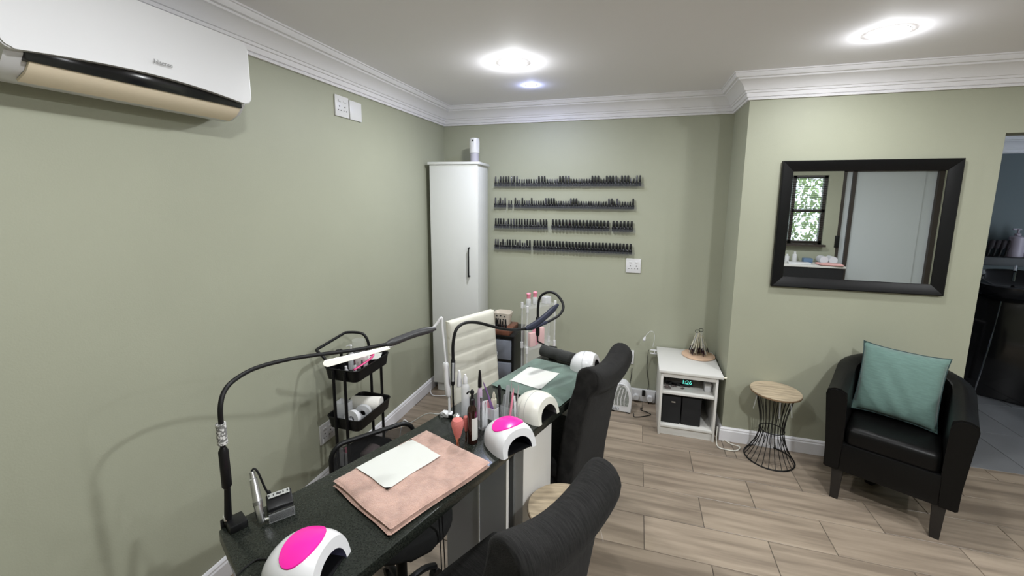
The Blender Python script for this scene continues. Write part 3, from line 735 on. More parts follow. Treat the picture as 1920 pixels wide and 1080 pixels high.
# ---------------------------------------------------------------- nail drill
p0 = PZ(505, 984, DZT); p1 = PZ(554, 965, DZT); ang = math.atan2(p1.y-p0.y, p1.x-p0.x)
dl = thing('nail_drill_unit', 'small black nail drill control box with clear front tray', 'nail drill', p0, ang)
Ld = (p1-p0).length
b = bm_(); vsb = bb(b, .0, Ld, .022, .070, 0, .034, .003)
for v in vsb:
    if v.co.z > .02: v.co.z += (v.co.y-.03)*.35
obj('housing', b, BPLAS, dl)
b = bm_(); box(b, (Ld/2+.0, .060, .0475), (Ld*.86, .016, .003), .0007, rot=(math.radians(18), 0, 0)); pn = obj('control_strip', b, mat('silver_grey_plastic', (.36, .37, .35), .45), dl)
for x, w_ in ((.12, .004), (.3, .003), (.5, .012), (.68, .003), (.85, .004)):
    b = bm_(); box(b, (Ld*x, .059, .0495), (w_, .006, .002), .0004, rot=(math.radians(18), 0, 0)); obj('button', b, HOLE, pn)
b = bm_(); lathe_to(b, (.010, .072, .03), (.010, .072, .058), [(.006, 0), (.006, .8), (.004, 1)], 10); obj('dial', b, BPLAS, dl)
b = bm_(); bb(b, 0, Ld, -.002, .002, .002, .030, .0015); obj('clear_window', b, CLEAR, dl)
b = bm_(); bb(b, .001, Ld-.001, .002, .022, .001, .026, .002); obj('tray', b, BGLOSS, dl)
h0 = PZ(491, 981, DZT+.008); h1 = PY(471.5, 884, h0.y+.03)
hp = tag(None or thing('drill_handpiece', 'silver nail drill handpiece resting upright against the control box', 'handpiece', h0), 'silver nail drill handpiece resting upright against the control box', 'handpiece')
b = bm_(); lathe_to(b, Vector(), h1-h0, [(.006, 0), (.0105, .04), (.0115, .33), (.0125, .36), (.0125, .42), (.0118, .44), (.0105, .85), (.0075, .87), (.0075, .99), (.005, 1)], 18); obj('barrel', b, SILVER, hp)
b = bm_(); lathe_to(b, (h1-h0)*.352, (h1-h0)*.425, [(.0128, 0), (.0128, 1)], 18); obj('grip_ring', b, GUNMETAL, hp)
b = bm_(); tube(b, [h1-h0, h1-h0+Vector((.004, .006, .006)), h1-h0+Vector((.012, .012, -.012)), h1-h0+Vector((.02, .024, -.07)), h1-h0+Vector((.032, .035, -.11))], .003, 8, 5); obj('cord', b, BRUB, hp)
b = bm_(); bx0 = PZ(502, 981, DZT); rod(b, bx0+Vector((-.012, -.004, .010)), bx0+Vector((.004, .004, .012)), .0055); tag(obj('drill_rest', b, CHROME), 'tiny chrome rest between drill handpiece and control box', 'drill rest')
# black lamp cord lying on the near end
b = bm_(); tube(b, [PZ(444, 1079, DZT+.003), PZ(462, 1062, DZT+.003), PZ(480, 1050, DZT+.003), PZ(500, 1048, DZT+.003), PZ(511, 1052, DZT+.003)], .0022, 6, 5); tag(obj('power_cord', b, BRUB), 'thin black cord on the granite next to the drill and gel lamp', 'cord')

# ---------------------------------------------------------------- bottles, brushes, organisers on the desk
def hgt(px, py, y): return PY(px, py, y).z-DZT
p = PZ(886, 829, DZT); hh = hgt(887, 731, p.y)
t = thing('pump_bottle', 'dark amber pump bottle standing on the desk', 'bottle', p)
b = bm_(); lathe(b, [(.017, 0), (.0195, .002), (.0195, hh*.60), (.017, hh*.66), (.010, hh*.71), (.0085, hh*.74)], 20); obj('bottle', b, AMBER, t)
b = bm_(); lathe(b, [(.0105, hh*.73), (.0105, hh*.82), (.006, hh*.84), (.005, hh*.92), (.008, hh*.93), (.008, hh*.97), (.004, hh)], 14); tube(b, [(0, 0, hh*.96), (-.012, -.008, hh*.965), (-.017, -.011, hh*.93)], .0035, 8, 4); obj('pump', b, BPLAS, t)
b = bm_(); r0 = .0199
vv = []
for k in range(7):
    a = math.radians(-50+100*k/6-25); vv.append((r0*math.cos(a), r0*math.sin(a)))
A = [b.verts.new((x, y, .018)) for x, y in vv]; B = [b.verts.new((x, y, hh*.5)) for x, y in vv]
for k in range(6): b.faces.new((A[k], A[k+1], B[k+1], B[k]))
obj('label', b, PAPER, t)
def brush(px, py, pyt, sc, label, tilt=(0, 0)):
    p = PZ(px, py, DZT); hh = hgt(px, pyt, p.y)
    t = thing('dusting_brush', label, 'brush', p)
    b = bm_(); lathe(b, [(.006*sc, 0), (.008*sc, .01), (.006*sc, hh*.28), (.0085*sc, hh*.34), (.0105*sc, hh*.40)], 16); obj('handle', b, COPPER, t)
    b = bm_(); lathe(b, [(.0105*sc, hh*.40), (.015*sc, hh*.52), (.0225*sc, hh*.76), (.0235*sc, hh*.88), (.019*sc, hh*.97), (.004, hh)], 18); obj('bristles', b, CORAL, t)
brush(858.5, 842, 785, 1.0, 'coral powder brush standing bristles up beside the pump bottle')
brush(874, 826, 780, .5, 'slim coral brush half hidden behind the dark pump bottle')
def simple_bottle(name, label, px, py, pyt, r, body, capm, body_f=.72, capr=.6, cat_='bottle', neck=.35, off=0):
    p = PZ(px, py, DZT); hh = hgt(px, pyt, p.y); t = thing(name, label, cat_, p)
    b = bm_(); lathe(b, [(r*.9, 0), (r, .003), (r, hh*(body_f-.10)), (r*.85, hh*(body_f-.05)), (r*neck, hh*body_f)], 18); obj('bottle', b, body, t)
    b = bm_(); lathe(b, [(r*capr, hh*body_f), (r*capr, hh*(body_f+.12)), (r*capr*.6, hh*.95), (r*capr*.45, hh)], 14); obj('cap', b, capm, t); return t
simple_bottle('spray_bottle', 'clear spray bottle with white nozzle next to the clamps', 862, 779, 695, .0175, CLEAR, WPLAS, .66, .62)
b = bm_(); pz = PZ(857, 779, DZT)
simple_bottle('cleanser_bottle', 'frosted white bottle behind the dark pump bottle', 873, 782, 702, .0175, FROST, WPLAS, .80, .55)
t = thing('glass_pot', 'small glass pot with silver lid by the lamp clamps', 'jar', PZ(857, 792, DZT))
b = bm_(); lathe(b, [(.016, 0), (.018, .004), (.018, .018), (.014, .022)], 18); obj('pot', b, FROST, t)
b = bm_(); lathe(b, [(.0165, .022), (.0165, .03), (.010, .038), (.003, .040)], 18); obj('lid', b, SILVER, t)
def open_box(b, w_, d_, h_, th=.002):
    bb(b, -w_/2, w_/2, -d_/2, d_/2, 0, th); bb(b, -w_/2, -w_/2+th, -d_/2, d_/2, th, h_); bb(b, w_/2-th, w_/2, -d_/2, d_/2, th, h_)
    bb(b, -w_/2+th, w_/2-th, -d_/2, -d_/2+th, th, h_); bb(b, -w_/2+th, w_/2-th, d_/2-th, d_/2, th, h_)
RZ = -math.radians(18.5)
p = PZ(904, 806, DZT)
t = thing('tool_holder', 'tall clear acrylic holder with metal tools beside the pump bottle', 'holder', p+Vector((0, .012, 0)), RZ-.3)
b = bm_(); open_box(b, .030, .030, .085); obj('clear_case', b, CLEAR, t, smooth=False)
b = bm_(); bb(b, .0105, .0128, -.012, .012, .01, .125, .0008); obj('divider', b, FROST, t)
def tool(name, label, px, py, pxt, pyt, prof, material, z0=.004, dy=0, seg=10, cat_='tool', extra=None):
    p = PZ(px, py, DZT+z0); e = PY(pxt, pyt, p.y+dy); t = thing(name, label, cat_, p)
    b = bm_(); lathe_to(b, Vector(), e-p, prof, seg); obj('shaft', b, material, t)
    if extra:
        for nm, pr, mt in extra: b = bm_(); lathe_to(b, Vector(), e-p, pr, seg); obj(nm, b, mt, t)
    return t
tool('cuticle_clipper', 'steel clipper standing in the tall clear holder', 902, 801, 902, 745, [(.004, 0), (.005, .5), (.003, .8), (.006, 1)], GUNMETAL)
tool('metal_pusher', 'steel pusher standing in the tall clear holder', 908, 803, 910, 752, [(.003, 0), (.0035, .8), (.005, .9), (.002, 1)], SILVER)
simple_bottle('oil_bottle', 'slim bottle with black top and purple collar in the clear holder row', 900, 786, 694, .0105, LILAC, BPLAS, .66, .8)
p = PZ(922, 786, DZT)
t = thing('tool_cup', 'low grey organiser tray behind the pink topped lamp', 'organiser', p+Vector((-.004, .02, 0)), RZ)
b = bm_(); open_box(b, .060, .050, .050); obj('case', b, FROST, t, smooth=False)
tool('angled_brush', 'long dark purple brush leaning out of the grey organiser', 930, 782, 906, 716, [(.003, 0), (.004, .3), (.0045, .45), (.003, .9), (.001, 1)], PURPLE, extra=[('bristles', [(.004, -.10), (.006, 0)], BPLAS)])
tool('pink_clip', 'small pink and white clip in the grey organiser', 917, 778, 914, 751, [(.006, 0), (.008, .5), (.004, 1)], PINK)
tool('mixing_brush', 'slim dark brush leaning in the grey organiser', 926, 783, 913, 735, [(.002, 0), (.003, .5), (.001, 1)], PURPLE)
simple_bottle('glue_bottle', 'small ivory bottle behind the grey organiser', 926, 776, 735, .0125, IVORY, IVORY, .75, .6)
p = PZ(953, 788, DZT)
t = thing('tool_cup', 'clear acrylic cup full of nail files beside the warm white lamp', 'cup', p+Vector((0, .012, 0)), RZ)
b = bm_(); open_box(b, .066, .045, .062); obj('case', b, CLEAR, t, smooth=False)
def nfile(label, px, py, pxt, pyt, w_, material, rz=0.5):
    p = PZ(px, py, DZT+.004); e = PY(pxt, pyt, p.y+.01); t = thing('nail_file', label, 'nail file', p)
    L_ = (e-p).length; b = bm_(); ol = rrect(w_, L_, w_*.48, 5, 0, L_/2); prism(b, ol, -.0015, .0015)
    o = obj('blade', b, material, t)
    d_ = (e-p).normalized(); side = Vector((math.cos(rz), math.sin(rz), 0)); side = (side-d_*side.dot(d_)).normalized(); nz = side.cross(d_)
    o.matrix_local = Matrix((side, d_, nz)).transposed().to_4x4(); return t
nfile('wide grey nail file in the clear cup', 947, 786, 953, 722, .017, GREYFILE)
nfile('narrow grey nail file in the clear cup', 942, 784, 946, 740, .010, GREYP)
nfile('white nail file leaning in the clear cup', 967, 782, 964, 742, .009, WPLAS)
tool('black_nipper', 'black handled nipper standing in the clear cup', 938, 782, 936, 722, [(.005, 0), (.005, .5), (.007, .8), (.009, .9), (.005, 1)], BPLAS)
tool('pink_tweezers', 'hot pink tweezers standing in the clear cup', 955, 790, 963, 728, [(.004, 0), (.005, .4), (.004, .8), (.001, 1)], PINK)
tool('steel_tweezers', 'thin steel tweezers pointing up from the clear cup', 960, 785, 959, 712, [(.002, 0), (.003, .4), (.0006, 1)], SILVER)
tool('cuticle_pusher', 'thin metal pusher at the edge of the clear cup', 968, 786, 972, 722, [(.002, 0), (.0025, .5), (.0008, 1)], SILVER)
b = bm_(); p = PZ(979, 768, DZT+.0); box(b, p+Vector((0, .02, .012)), (.03, .035, .024), .004); tag(obj('buffer_block', b, mat('dull_mauve', (.22, .16, .17), .8)), 'small mauve buffer block behind the warm white lamp', 'buffer')
# white cord from the lamp clamps down behind the desk
b = bm_(); q = PZ(839, 779, DZT+.02)
tube(b, [q, q+Vector((-.03, .015, .002)), q+Vector((-.06, .03, -.02)), PX(800, 776, -.93), PX(770, 793, -1.05), PX(752, 803, -1.10), Vector((-1.14, 1.70, .03)), Vector((-1.2, 2.0, .006)), Vector((-1.5, 2.2, .006))], .0028, 6, 6); tag(obj('power_cord', b, WPLAS), 'thin white cord hanging from the white lamp clamp to the floor', 'cord')
b = bm_(); tube(b, [(-1.66, 3.10, .05), (-1.645, 3.09, .008), (-1.60, 3.07, .006), (-1.5, 3.10, .006), (-1.35, 3.12, .006)], .004, 6, 5); tag(obj('power_cord', b, WPLAS), 'white cord lying along the foot of the tall cabinet', 'cord')
# two thin black wires hanging below the worktop
for i, (dx, lab) in enumerate(((0, 'thin black wire hanging under the worktop near the side panel'), (.014, 'second thin black wire hanging under the worktop near the side panel'))):
    b = bm_(); q = D(.985, -1.02, DZT-.037); tube(b, [q+Vector((dx, 0, 0)), q+Vector((dx+.003, .004, -.2)), q+Vector((dx+.012, 0, -.45)), q+Vector((dx-.02, .03, -.717))], .0022, 6, 6); tag(obj('hanging_wire', b, BRUB), lab, 'cord')

# ================================================================ CLIENT CHAIRS
def client_chair(label, loc, rz):
    t = thing('upholstered_chair', label, 'chair', loc, rz)
    prof = [(.098, .40), (.112, .52), (.136, .66), (.168, .78), (.194, .845)]
    cy_, cz_, rr = .262, .892, .062
    for k in range(12): a = math.radians(172-k*21); prof.append((cy_+rr*math.cos(a), cz_+rr*math.sin(a)))
    prof += [(.268, .810), (.240, .70), (.212, .55), (.190, .40), (.182, .30), (.176, .285), (.104, .285), (.096, .30)]
    b = bm_(); xs = [-.225, -.223, -.216, -.20]+[-.17+.34*i/12 for i in range(13)]+[.20, .216, .223, .225]
    ins = {.225: .022, .223: .012, .216: .005, .20: .001}
    R = []
    for x in xs:
        d_ = ins.get(round(abs(x), 3), 0); ring = []
        for y, z in prof:
            cy2 = (.145+(z-.4)*.16) if z < .80 else cy_; cz2 = z if .33 < z < .80 else (.31 if z <= .33 else cz_)
            vy, vz = y-cy2, z-cz2; l = math.hypot(vy, vz) or 1; f = max(.1, (l-d_)/l)
            yy, zz = cy2+vy*f, cz2+vz*f
            k = max(0, min(1, (z-.62)/.24)); zz += .040*k*(abs(x)/.225)**2-.018*k; yy += -.012*k*(abs(x)/.225)**2
            ring.append(b.verts.new((x*.915, yy, zz)))
        R.append(ring)
    n = len(prof)
    for A, B in zip(R, R[1:]):
        for k in range(n): b.faces.new((A[k], A[(k+1) % n], B[(k+1) % n], B[k]))
    b.faces.new(R[0]); b.faces.new(R[-1][::-1])
    obj('backrest', b, FABRIC, t, angle=60)
    b = bm_(); box(b, (0, -.035, .425), (.405, .33, .11), .028, seg=4); obj('seat', b, FABRIC, t, angle=60)
    b = bm_(); box(b, (0, -.02, .335), (.395, .35, .09), .006); obj('seat_base', b, FABRIC, t)
    for sx in (-1, 1):
        for sy, yy in ((-1, -.165), (1, .13)):
            b = bm_(); vs_ = box(b, (sx*.17, yy, .148), (.04, .04, .296), .002)
            for v in vs_:
                if v.co.z < .1: v.co.x = sx*.17+(v.co.x-sx*.17)*.7; v.co.y = yy+(v.co.y-yy)*.7+(.05 if sy > 0 else -.005)
            obj('leg', b, mat('black_stained_wood', (.012, .010, .009), .4), t)
    return t
client_chair('charcoal fabric chair with rolled back drawn up at the pink towel', (-.373, 1.066, 0), math.radians(-117.4))
client_chair('charcoal fabric chair with rolled back drawn up at the green towel', (-.350, 2.026, 0), math.radians(-108.5))

# ================================================================ WIRE STOOLS
def wire_stool(label, loc, wire, rz=0):
    t = thing('wire_stool', label, 'stool', loc, rz); Ht = .475
    b = bm_(); lathe(b, [(.138, Ht-.018), (.146, Ht-.014), (.146, Ht-.003), (.143, Ht)], 48); obj('wooden_top', b, WOODTOP, t)
    b = bm_(); lathe(b, [(.1465, Ht-.014), (.1472, Ht-.012), (.1472, Ht-.006), (.1465, Ht-.004)], 48, cap=False); obj('bark_edge', b, BARK, t)
    rp = [(.112, Ht-.020), (.098, .40), (.082, .33), (.073, .27), (.070, .22), (.074, .17), (.090, .11), (.118, .05), (.145, .006)]
    me = None
    for k in range(24):
        if me is None:
            b = bm_(); tube(b, [(r, 0, z) for r, z in rp], .0022, 6, 3); o = obj('wire', b, wire, t); me = o.data
        else: o = bpy.data.objects.new('wire', me); COL.objects.link(o); o.parent = t
        o.rotation_euler = (0, 0, 2*math.pi*k/24)
    for nm, r, z, rw in (('base_ring', .145, .0045, .0045), ('waist_ring', .0725, .205, .003), ('top_ring', .112, Ht-.022, .003)):
        b = bm_(); tube(b, [(r*math.cos(2*math.pi*k/40), r*math.sin(2*math.pi*k/40), z) for k in range(40)], rw, 6, 0, True); obj(nm, b, wire, t)
    rn = random.Random(len(label))
    for k, a in enumerate((-150, -95, -70, -20, 20, 160)):
        a = math.radians(a); L_ = rn.uniform(.06, .12); b = bm_(); r = .141; c_, s_ = math.cos(a), math.sin(a); w_ = .004
        v = [b.verts.new((r*c_-s_*w_*q, r*s_+c_*w_*q, Ht-.018)) for q in (-1, 1)]+[b.verts.new(((r+.02)*c_-s_*w_*q, (r+.02)*s_+c_*w_*q, Ht-.018-L_)) for q in (1, -1)]
        b.faces.new(v); obj('plastic_strip', b, CLEARF, t, smooth=False)
    return t
wire_stool('round wood topped stool with black wire base beside the armchair', (.905, 2.950, 0), BMETAL)
wire_stool('round wood topped stool tucked between the two charcoal chairs', (-.228, 1.515, 0), mat('pale_wire', (.62, .62, .62), .3), .2)

# ================================================================ TUB ARMCHAIR
arm = thing('tub_armchair', 'black leather tub armchair on tapered legs', 'armchair', (1.458, 2.772, 0), math.radians(-28))
path = []; HW, YF, YBk = .232, -.275, .205
for i in range(7): path.append((-HW, YF+(YBk-.16-YF)*i/6))
for k in range(1, 16):
    a = math.pi-math.pi*k/16; path.append((HW*math.cos(a), YBk-.16+.20*math.sin(a)))
for i in range(7): path.append((HW, YBk-.16+(YF-(YBk-.16))*i/6))
def arm_section(i):
    n_ = len(path); x, y = path[i]; a = Vector(path[max(0, i-1)]); c = Vector(path[min(n_-1, i+1)]); tn = (c-a).normalized(); nr = Vector((-tn.y, tn.x))   # outward
    t = (y-YF)/(YBk+.04-YF); zt_ = .655+.115*max(0, min(1, t))**1.4
    fl = .026; th = .038
    sec = [(-th+.0, .20), (-th, .42), (-th+.004, zt_-.05), (-th+.008, zt_-.018), (-.018+fl*.6, zt_-.002), (.012+fl*.6, zt_-.001), (th-.006+fl, zt_-.016), (th+fl, zt_-.045), (th+fl*.55, .48), (th+fl*.1, .32), (th, .185), (th-.01, .178), (-th+.01, .178)]
    return [(x+nr.x*o, y+nr.y*o, z) for o, z in sec]
b = bm_(); R = [[b.verts.new(p) for p in arm_section(i)] for i in range(len(path))]
for A, B in zip(R, R[1:]):
    for k in range(len(A)): j = (k+1) % len(A); b.faces.new((A[k], A[j], B[j], B[k]))
e0 = b.faces.new(R[0]); e1 = b.faces.new(R[-1][::-1])
bmesh.ops.bevel(b, geom=list(e0.edges)+list(e1.edges), offset=.008, segments=2, affect='EDGES')
obj('arms_and_back', b, LEATHER, arm, angle=50)
b = bm_(); bb(b, -.20, .20, -.272, .16, .180, .345, .006); obj('seat_base', b, LEATHER, arm)
b = bm_(); box(b, (0, -.045, .385), (.385, .44, .12), .035, seg=4)
for v in b.verts:
    if v.co.z > .42: v.co.z += .012*math.cos(v.co.x/.2*1.4)*math.cos((v.co.y+.045)/.22*1.3)
obj('seat_cushion', b, LEATHER, arm, angle=70)
for sx in (-1, 1):
    for yy, tp in ((-.235, -.012), (.14, .02)):
        b = bm_(); vs_ = box(b, (sx*.205, yy, .0925), (.052, .052, .185), .002)
        for v in vs_:
            if v.co.z < .09: v.co.x = sx*.205+(v.co.x-sx*.205)*.72; v.co.y = yy+(v.co.y-yy)*.72+tp
        obj('leg', b, mat('black_stained_wood', (.012, .010, .009), .4), arm)
# cushion on the armchair
cu = thing('cushion', 'sea green linen cushion leaning in the black armchair', 'cushion', (0, 0, 0))
b = bm_(); S_, Nn = .205, 22; Tt = []; Bt = []; rn = random.Random(4)
for j in range(Nn+1):
    r1 = []; r2 = []
    for i in range(Nn+1):
        u, v = 2*i/Nn-1, 2*j/Nn-1
        pin = 1-.075*(1-abs(u)**3)*abs(v)**2 if True else 1; pin2 = 1-.075*(1-abs(v)**3)*abs(u)**2
        x = S_*.905*u*pin2; z = S_*v*pin
        th = .068*(max(0, (1-u*u)*(1-v*v)))**.42
        wv = .004*math.sin(9*u+3*v)*math.sin(4*v+1)+.004*math.sin(14*(u+v*.6))*(.5-.5*v)
        if abs(u) == 1 or abs(v) == 1: p_ = b.verts.new((x, 0, z)); r1.append(p_); r2.append(p_)
        else: r1.append(b.verts.new((x, -th-wv, z))); r2.append(b.verts.new((x, th*.8, z)))
    Tt.append(r1); Bt.append(r2)
for j in range(Nn):
    for i in range(Nn):
        b.faces.new((Tt[j][i], Tt[j][i+1], Tt[j+1][i+1], Tt[j+1][i])); f4 = (Bt[j][i], Bt[j+1][i], Bt[j+1][i+1], Bt[j][i+1])
        if b.faces.get(f4) is None: b.faces.new(f4)
ol = [Tt[0][i].co.copy() for i in range(Nn)]+[Tt[j][Nn].co.copy() for j in range(Nn)]+[Tt[Nn][i].co.copy() for i in range(Nn, 0, -1)]+[Tt[j][0].co.copy() for j in range(Nn, 0, -1)]
obj('cover', b, GREENFAB, cu, angle=80)
b = bm_(); tube(b, ol, .0035, 6, 0, True); obj('piping', b, PIPING, cu)
cu.matrix_world = Matrix.Translation((1.458, 2.772, 0)) @ Matrix.Rotation(math.radians(-28), 4, 'Z') @ Matrix.Translation((-.008, .040, .655)) @ Matrix.Rotation(math.radians(-17), 4, 'X') @ Matrix.Rotation(math.radians(2), 4, 'Y')
# dark slipper-like object under the armchair
b = bm_(); p = PZ(1635, 905, .0); 
sh = thing('floor_bracket', 'small black plastic bracket lying on the tiles under the armchair', 'bracket', (p.x, p.y, 0), .6)
vs_ = box(b, (0, 0, .018), (.075, .045, .036), .006)
for v in vs_:
    if v.co.x > .02: v.co.z *= .55
obj('block', b, BPLAS, sh); b = bm_(); box(b, (.04, -.012, .014), (.012, .02, .028), .002); obj('end_cap', b, mat('silver_lilac', (.6, .58, .7), .3), sh)

# ================================================================ WHITE BEDSIDE CABINET
wc = thing('open_cabinet', 'small white open-fronted cabinet in the corner by the pier', 'cabinet', (.40, 3.28, 0))
X0, X1, Yf, Yk = -.19, .185, -.245, .238
b = bm_(); bb(b, X0, X0+.016, Yf, Yk, 0, .462, .001); obj('side_panel', b, WLAM, wc)
b = bm_(); bb(b, X1-.016, X1, Yf, Yk, 0, .462, .001); obj('side_panel', b, WLAM, wc)
b = bm_(); bb(b, X0-.015, X1+.03, Yf-.008, Yk+.006, .470, .490, .002); obj('top', b, WLAM, wc)
b = bm_(); bb(b, X0+.016, X1-.016, Yf+.003, Yf+.020, .440, .470); obj('top_rail', b, WLAM, wc)
b = bm_(); bb(b, X0+.016, X1-.016, Yf+.004, Yk-.01, .312, .330, .001); obj('shelf', b, WLAM, wc)
b = bm_(); bb(b, X0+.016, X1-.016, Yf+.002, Yk-.01, .060, .078, .001); obj('bottom_panel', b, WLAM, wc)
b = bm_(); bb(b, X0+.016, X1-.016, Yf+.015, Yf+.03, 0, .060); obj('plinth', b, WLAM, wc)
b = bm_(); bb(b, X0+.016, X1-.016, Yk-.01, Yk-.004, .03, .462); obj('back_panel', b, mat('grey_white_board', (.42, .42, .42), .6), wc)
b = bm_(); bb(b, X0, X1, Yf+.02, Yk, .462, .470); obj('top_board', b, WLAM, wc)
rod_ = bm_(); rod(rod_, (X1+.03, Yf+.012, .478), (X1+.05, Yf+.012, .478), .006); obj('dowel_peg', rod_, IVORY, wc)
for i, (cx_, lab) in enumerate(((-.105, 'black fabric storage box with a small tag, inside the white cabinet'), (.030, 'plain black storage box inside the white cabinet'))):
    t = thing('storage_box', lab, 'box', (.40+cx_, 3.28-.10, .0785))
    b = bm_(); vs_ = box(b, (0, 0, .105), (.128, .22, .21), .006)
    obj('box', b, mat('black_fabric_box', (.010, .010, .011), .85), t)
    if i == 0: b = bm_(); box(b, (.012, -.1115, .165), (.026, .002, .009), .0005); obj('tag', b, SILVER, t)
dv_ = thing('digital_clock', 'black digital clock with teal digits on the cabinet shelf', 'clock', (.40-.055, 3.28-.10, .33))
b = bm_(); box(b, (0, 0, .036), (.19, .06, .058), .006); box(b, (0, 0, .005), (.15, .05, .010), .002); obj('case', b, BGLOSS, dv_)
text('digits', '1:26', .040, DIGIT, dv_, Matrix.Translation((.052, -.0305, .038)) @ Matrix.Rotation(math.radians(90), 4, 'X'))
b = bm_(); wb = box(b, (.40+.135, 3.28-.13, .33+.030), (.045, .07, .060), .002); tag(obj('small_white_box', b, WPLAS), 'little white box on the shelf beside the clock', 'box')
rn = random.Random(11)
b = bm_()
for i in range(16):
    x = .40-.16+rn.uniform(0, .13); y = 3.28-.20+rn.uniform(0, .09); box(b, (x, y, .3335+rn.uniform(0, .006)), (rn.uniform(.01, .03), rn.uniform(.006, .02), .006), .001, rot=(0, 0, rn.uniform(0, 3)))
o = obj('odds_and_ends', b, mat('taupe_bits', (.25, .21, .20), .7, noise=.6, nscale=60), kind='stuff'); tag(o, 'loose little odds and ends in front of the clock', 'clutter')
ctr = PZ(1309, 667, .49)
b = bm_(); lathe(b, [(.114, 0), (.120, .003), (.120, .008), (.116, .011)], 40, Matrix.Translation((ctr.x, ctr.y, .4905))); 
tag(obj('wood_slice', b, PEACHWOOD), 'round peach wood slice on the white cabinet', 'board')
tpc = Vector((ctr.x-.005, ctr.y+.005, .505)); tip = PY(1305, 618, tpc.y)
sw = thing('swatch_fan', 'bundle of nail colour swatch sticks on rings on the wood slice', 'nail swatches', tpc)
rn = random.Random(5); hgt_ = tip.z-tpc.z
for k in range(46):
    a = 2*math.pi*k/46*3.0; rad = rn.uniform(.050, .078)*(1 if k % 3 else .6); q0 = Vector((rad*math.cos(a), rad*math.sin(a)*.8, rn.uniform(0, .022))); q1 = Vector((.013*math.cos(a)+rn.uniform(-.012, .016), .010*math.sin(a), hgt_*rn.uniform(.80, .93)))
    b = bm_(); tube(b, [q0, q0.lerp(q1, .35), q1], lambda t: (.0062 if t < .6 else .0030), 6, flat=.3); st = obj('swatch_stick', b, IVORY if k % 4 else FROST, sw)
    if k % 3 != 2:
        b = bm_(); tube(b, [q0+(q0-q1).normalized()*.002, q0.lerp(q1, .24)], .0075, 6, flat=.5); obj('painted_tip', b, mat('dark_plum_polish', (.022, .008, .014), .2), st)
for sx, dz in ((-.012, 0), (.014, .012)):
    b = bm_(); tube(b, [Vector((sx+.015*math.cos(q*math.pi/6), .004, hgt_*.93+dz+.012*math.sin(q*math.pi/6))) for q in range(12)], .002, 6, 0, True); obj('ring', b, BPLAS, sw)
# little clip lamp on the cabinet edge
cl = thing('clip_lamp', 'tiny white gooseneck clip lamp on the edge of the white cabinet', 'lamp', (.20, 3.45, .470))
b = bm_(); box(b, (-.03, 0, .012), (.05, .02, .006), .001); box(b, (-.03, 0, -.016), (.05, .02, .006), .001); box(b, (-.022, 0, -.002), (.008, .018, .028), .001); obj('clip', b, WPLAS, cl)
g = [PY(1224, 650, 3.45), PY(1227, 636, 3.45), PY(1226, 624, 3.45), PY(1220, 621, 3.44), PY(1214, 626, 3.43), PY(1210, 631, 3.43)]
b = bm_(); tube(b, [p-Vector(cl.location) for p in g], .0022, 6, 5); obj('neck', b, FROST, cl)
b = bm_(); lathe_to(b, g[-1]-Vector(cl.location), PY(1206.5, 639.5, 3.43)-Vector(cl.location), [(.004, 0), (.010, .35), (.013, .75), (.006, 1)], 12); obj('bulb_head', b, WPLAS, cl)
b = bm_(); tube(b, [PY(1216, 656, 3.50), PY(1213, 690, 3.525), PY(1216, 720, 3.528), PY(1213, 742, 3.50), PY(1216, 760, 3.47), Vector((.09, 3.36, .006)), Vector((.17, 3.30, .006)), Vector((.10, 3.24, .006)), Vector((.045, 3.22, .006)), Vector((.04, 3.27, .006))], .003, 6, 6); tag(obj('power_cord', b, BRUB), 'black cord running from the clip lamp down past the plug strip', 'cord')
b = bm_(); tube(b, [PY(1185, 690, 3.53), PY(1183, 710, 3.525), PY(1178, 735, 3.50), PY(1176, 750, 3.46)], .003, 6, 6); tag(obj('power_cord', b, BRUB), 'short black cord hanging from the socket behind the fan heater', 'cord')
b = bm_(); tube(b, [PY(1345, 800, 3.12), PZ(1343, 825, .01), PZ(1347, 838, .006), PZ(1362, 843, .006), PZ(1380, 845, .006), PZ(1387, 838, .006), PZ(1370, 832, .006), PZ(1354, 822, .006)], .0038, 6, 6); tag(obj('power_cord', b, CREAM), 'cream cord looped on the floor between white cabinet and wire stool', 'cord')

# ================================================================ FAN HEATER
hp_ = PZ(1165, 774, 0); ht = thing('fan_heater', 'white upright fan heater on the floor by the skirting', 'heater', (-.062, 3.315, 0), math.radians(-4))
hl = [(-.083, .004), (.080, .004), (.083, .06), (.084, .12), (.076, .17), (.058, .215), (.030, .243), (-.004, .247), (-.028, .236), (-.042, .20), (-.062, .12), (-.080, .05)]
b = bm_(); A = [b.verts.new((x, -.045, z)) for x, z in hl]; B = [b.verts.new((x, .05, z)) for x, z in hl]
f0 = b.faces.new(A); f1 = b.faces.new(B[::-1])
for i in range(len(hl)): j = (i+1) % len(hl); b.faces.new((A[i], A[j], B[j], B[i]))
bmesh.ops.bevel(b, geom=list(f0.edges)+list(f1.edges), offset=.007, segments=3, affect='EDGES'); obj('casing', b, WPLAS, ht, angle=50)
gl = [(-.062, .058), (.058, .058), (.064, .10), (.062, .14), (.052, .18), (.03, .214), (.0, .222), (-.018, .215), (-.03, .18), (-.048, .11)]
b = bm_(); A = [b.verts.new((x, -.0462, z)) for x, z in gl]; b.faces.new(A); obj('grille_field', b, mat('grey_green_grille', (.36, .38, .35), .6, noise=.5, nscale=160), ht, smooth=False)
for k, xo in enumerate((-.044, -.018, .008, .034)):
    b = bm_(); tube(b, [(xo-.004, -.049, .062), (xo-.006, -.049, .11), (xo+.004, -.049, .16), (xo+.022-.006*k, -.049, .212-.006*k)], .0042, 6, 5); obj('vane', b, WPLAS, ht)
